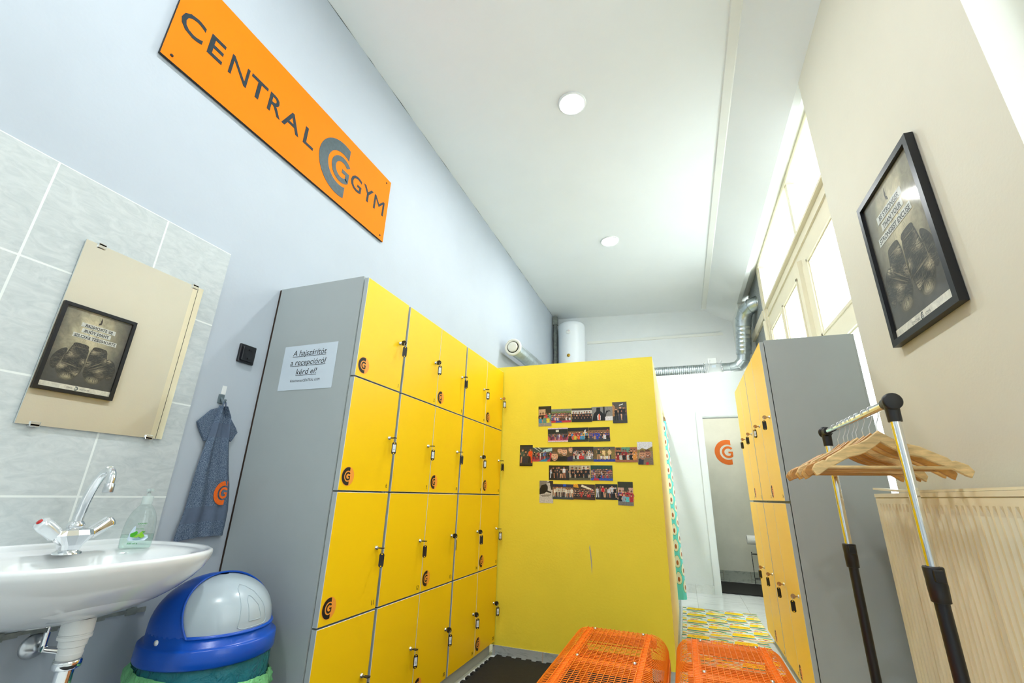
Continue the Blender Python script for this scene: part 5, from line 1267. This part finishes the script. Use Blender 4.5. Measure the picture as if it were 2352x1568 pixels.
# ================================================================ VENTILATION DUCT
def ribbed(mb, p0, p1, r, pitch=.028, n=32, rib=.0022):
    p0, p1 = Vector(p0), Vector(p1); L = (p1-p0).length; k = max(1, int(L/pitch)); prof = []
    for i in range(k):
        h = L*i/k; prof += [(r, h), (r, h+L/k*.80), (r+rib, h+L/k*.86), (r+rib, h+L/k*.94)]
    prof.append((r, L)); mb.lathe(prof, p0, p1-p0, n)
RD_ = .079
t = thing('ventilation_duct', 'galvanised spiral duct from the left wall over the partition to the window corner', 'duct', (0, 6.20, 2.645)); o_ = (0, 6.20, 2.645)
m = MB(); ribbed(m, (-1.63, 4.37, 2.545), (-1.63, 6.05, 2.59), RD_); shift(m, o_).build('side_run', GALV, t)
m = MB(); m.lathe([(.066, .02), (.066, .004), (.070, -.006), (.090, -.010), (.098, 0), (.098, .012), (.085, .02)], (-1.63, 4.36, 2.545), (0, 1, 0), 44); m.build
vr = shift(m, o_).build('valve_ring', OFFWHITE, t, label='off-white round vent rim')
m = MB(); m.lathe([(.0001, -.016), (.045, -.015), (.055, -.011), (.058, -.002), (.055, .01), (.0001, .012)], (-1.63, 4.355, 2.545), (0, 1, 0), 40); shift(m, o_).build('valve_disc', OFFWHITE, vr)
m = MB(); m.lathe([(.0001, .03), (.075, .03), (.075, .01)], (-1.63, 4.36, 2.545), (0, 1, 0), 36); shift(m, o_).build('valve_throat', GAP_DARK, vr)
def elbow(mb, pts, r, n=32):
    for a, b in zip(pts, pts[1:]): pass
    mb.tube(pts, r, n, caps=False)
    for p, q in zip(pts, pts[1:]):
        d = (Vector(q)-Vector(p)).normalized(); mb.lathe([(r, -.003), (r+.004, -.002), (r+.004, .002), (r, .003)], p, d, n)
m = MB(); elbow(m, [(-1.63, 6.03, 2.59), (-1.61, 6.14, 2.60), (-1.54, 6.20, 2.62), (-1.45, 6.22, 2.63)], RD_); shift(m, o_).build('elbow', GALV, t)
yd, zd = 6.24, 2.640
m = MB(); ribbed(m, (-1.46, yd, zd), (.43, yd, zd), RD_, .024); shift(m, o_).build('long_run', GALV, t)
m = MB(); m.cyl((.63, yd, zd), (.74, yd, zd), RD_, n=32, caps=False); shift(m, o_).build('end_collar', GALV, t)
m = MB(); elbow(m, [(.735, yd, zd), (.83, yd-.01, zd+.015), (.90, yd-.03, zd+.085), (.915, yd-.05, zd+.18)], RD_); shift(m, o_).build('elbow', GALV, t)
m = MB(); ribbed(m, (.915, yd-.05, zd+.17), (.945, 6.10, 3.17), RD_+.012, .05); shift(m, o_).build('riser', GALV, t)
m = MB(); elbow(m, [(.945, 6.10, 3.16), (.955, 6.08, 3.25), (.985, 6.02, 3.34), (1.04, 5.94, 3.375), (1.10, 5.89, 3.385), (1.22, 5.87, 3.385)], RD_+.016); shift(m, o_).build('elbow', GALV, t)
t = thing('inline_fan', 'light grey inline duct fan with a small white junction box on the far duct', 'fan', (.53, yd, zd)); 
m = MB(); m.lathe([(RD_+.001, -.10), (RD_+.006, -.098), (RD_+.006, -.07), (RD_+.014, -.05), (RD_+.014, .05), (RD_+.006, .07), (RD_+.006, .098), (RD_+.001, .10)], (0, 0, 0), (1, 0, 0), 40); m.build('fan_housing', mat('pale grey plastic housing', (.58, .62, .62), .4), t)
for x in (-.105, .105):
    m = MB(); m.lathe([(RD_+.002, -.010), (RD_+.008, -.009), (RD_+.008, .009), (RD_+.002, .010)], (x, 0, 0), (1, 0, 0), 40); m.lathe([(.014, -.005), (.014, .005), (.006, .005), (.006, -.005), (.014, -.005)], (x, -.02, RD_+.018), (0, 1, 0), 16); m.build('clamp', CHROME, t)
m = MB(); m.rbox(-.060, -.085, .060, .045, -.030, .140, .004); m.build('junction_box', WHITE_PL, t)
m = MB(); m.tube([(-.03, -.088, .115), (-.04, -.092, .07), (-.06, -.10, .0), (-.085, -.10, -.08)], .0045, 8); m.cyl((-.03, -.085, .115), (-.03, -.094, .115), .008, n=10); m.build('cable', WHITE_PL, t)
m = MB(); m.box(-.02, -.0955, .005, .03, -.0945, .035); m.build('rating_label', PAPER, t)

# ================================================================ TOILET CORNER
yl = back(.55)-.004
m = MB(); logo(m, lambda u, v, h=0: (u, back(u)-.002-h, v), .655, 1.642, .172); tag(m.build('wall_emblem', LOGO_O), 'large orange emblem of a G inside a C on the toilet wall', 'emblem')
t = thing('toilet_roll_stand', 'black wire toilet roll stand by the toilet wall', 'stand', (.825, 6.85, 0))
m = MB(); w = .0045
m.tube([(0, 0, .012), (0, 0, .60), (.005, 0, .64), (.03, 0, .665), (.06, 0, .66), (.075, 0, .63)], w, 8)
for a in range(3):
    q = 2*math.pi*a/3+.6; m.tube([(.07*math.cos(q), .07*math.sin(q), .0), (.07*math.cos(q), .07*math.sin(q), .36)], .004, 8); m.lathe([(.0001, .008), (.006, .004), (.007, 0), (.004, -.004)], (.07*math.cos(q), .07*math.sin(q), .365), n=10)
for z in (.07, .35): m.tube([(.07*math.cos(2*math.pi*i/24), .07*math.sin(2*math.pi*i/24), z) for i in range(24)], .003, 6, closed=True)
for z in (.07, .35):
    for a in range(3):
        q = 2*math.pi*a/3+.6; m.tube([(0, 0, z), (.07*math.cos(q), .07*math.sin(q), z)], .003, 6)
m.tube([(0, -.0, .52), (0, -.03, .52), (0, -.155, .52)], .004, 8)
m.build('stand_frame', BLACK_SAT, t)
t.location.z = .012
m = MB(); m.lathe([(.020, 0), (.055, 0), (.055, .10), (.020, .10), (.020, 0)], (0, 0, 0), (1, 0, 0), 32, smooth=False); r_ = m.build('toilet_roll', mat('white tissue', (.82, .83, .80), .9, bump=(60, .3))); r_.location = (.715, 6.75, .535); tag(r_, 'white toilet roll on the black wire stand', 'toilet roll')
t = thing('fill_lamp', 'added unseen round lamp behind the partition, brightening the toilet wall', 'lamp', (.66, Y1, 2.25))  # lamp added out of sight to light the toilet wall
m = MB(); m.lathe([(.11, 0), (.11, .03), (.10, .035)], ax=(0, 1, 0), n=32); m.build('lamp_base', WHITE_PL, t)
m = MB(); m.lathe([(.10, .030), (.095, .055), (.07, .075), (.03, .085), (.0001, .087)], ax=(0, 1, 0), n=32); m.build('lamp_glass', mat('lit fill lamp glass', (1, 1, 1), .5, emit=((1.0, .98, .88), 40.0)), t)
m = MB(); rk = random.Random(4); y = 1.0
while y < 6.7:
    l = rk.uniform(.04, .35); w = rk.uniform(.0008, .0035)
    m.add([(XL+.001, y, ZC-.0015), (XL+.001+w, y+l*.5, ZC-.0015), (XL+.001, y+l, ZC-.0015), (XL+.0012, y+l*.5, ZC-.002-w)], [(0, 1, 2), (0, 2, 3)])
    y += l+rk.uniform(0, .12)
struct(m.build('trim_6', mat('crack shade', (.16, .19, .19), .9)), 'thin ragged crack along the top of the blue wall', 'crack')
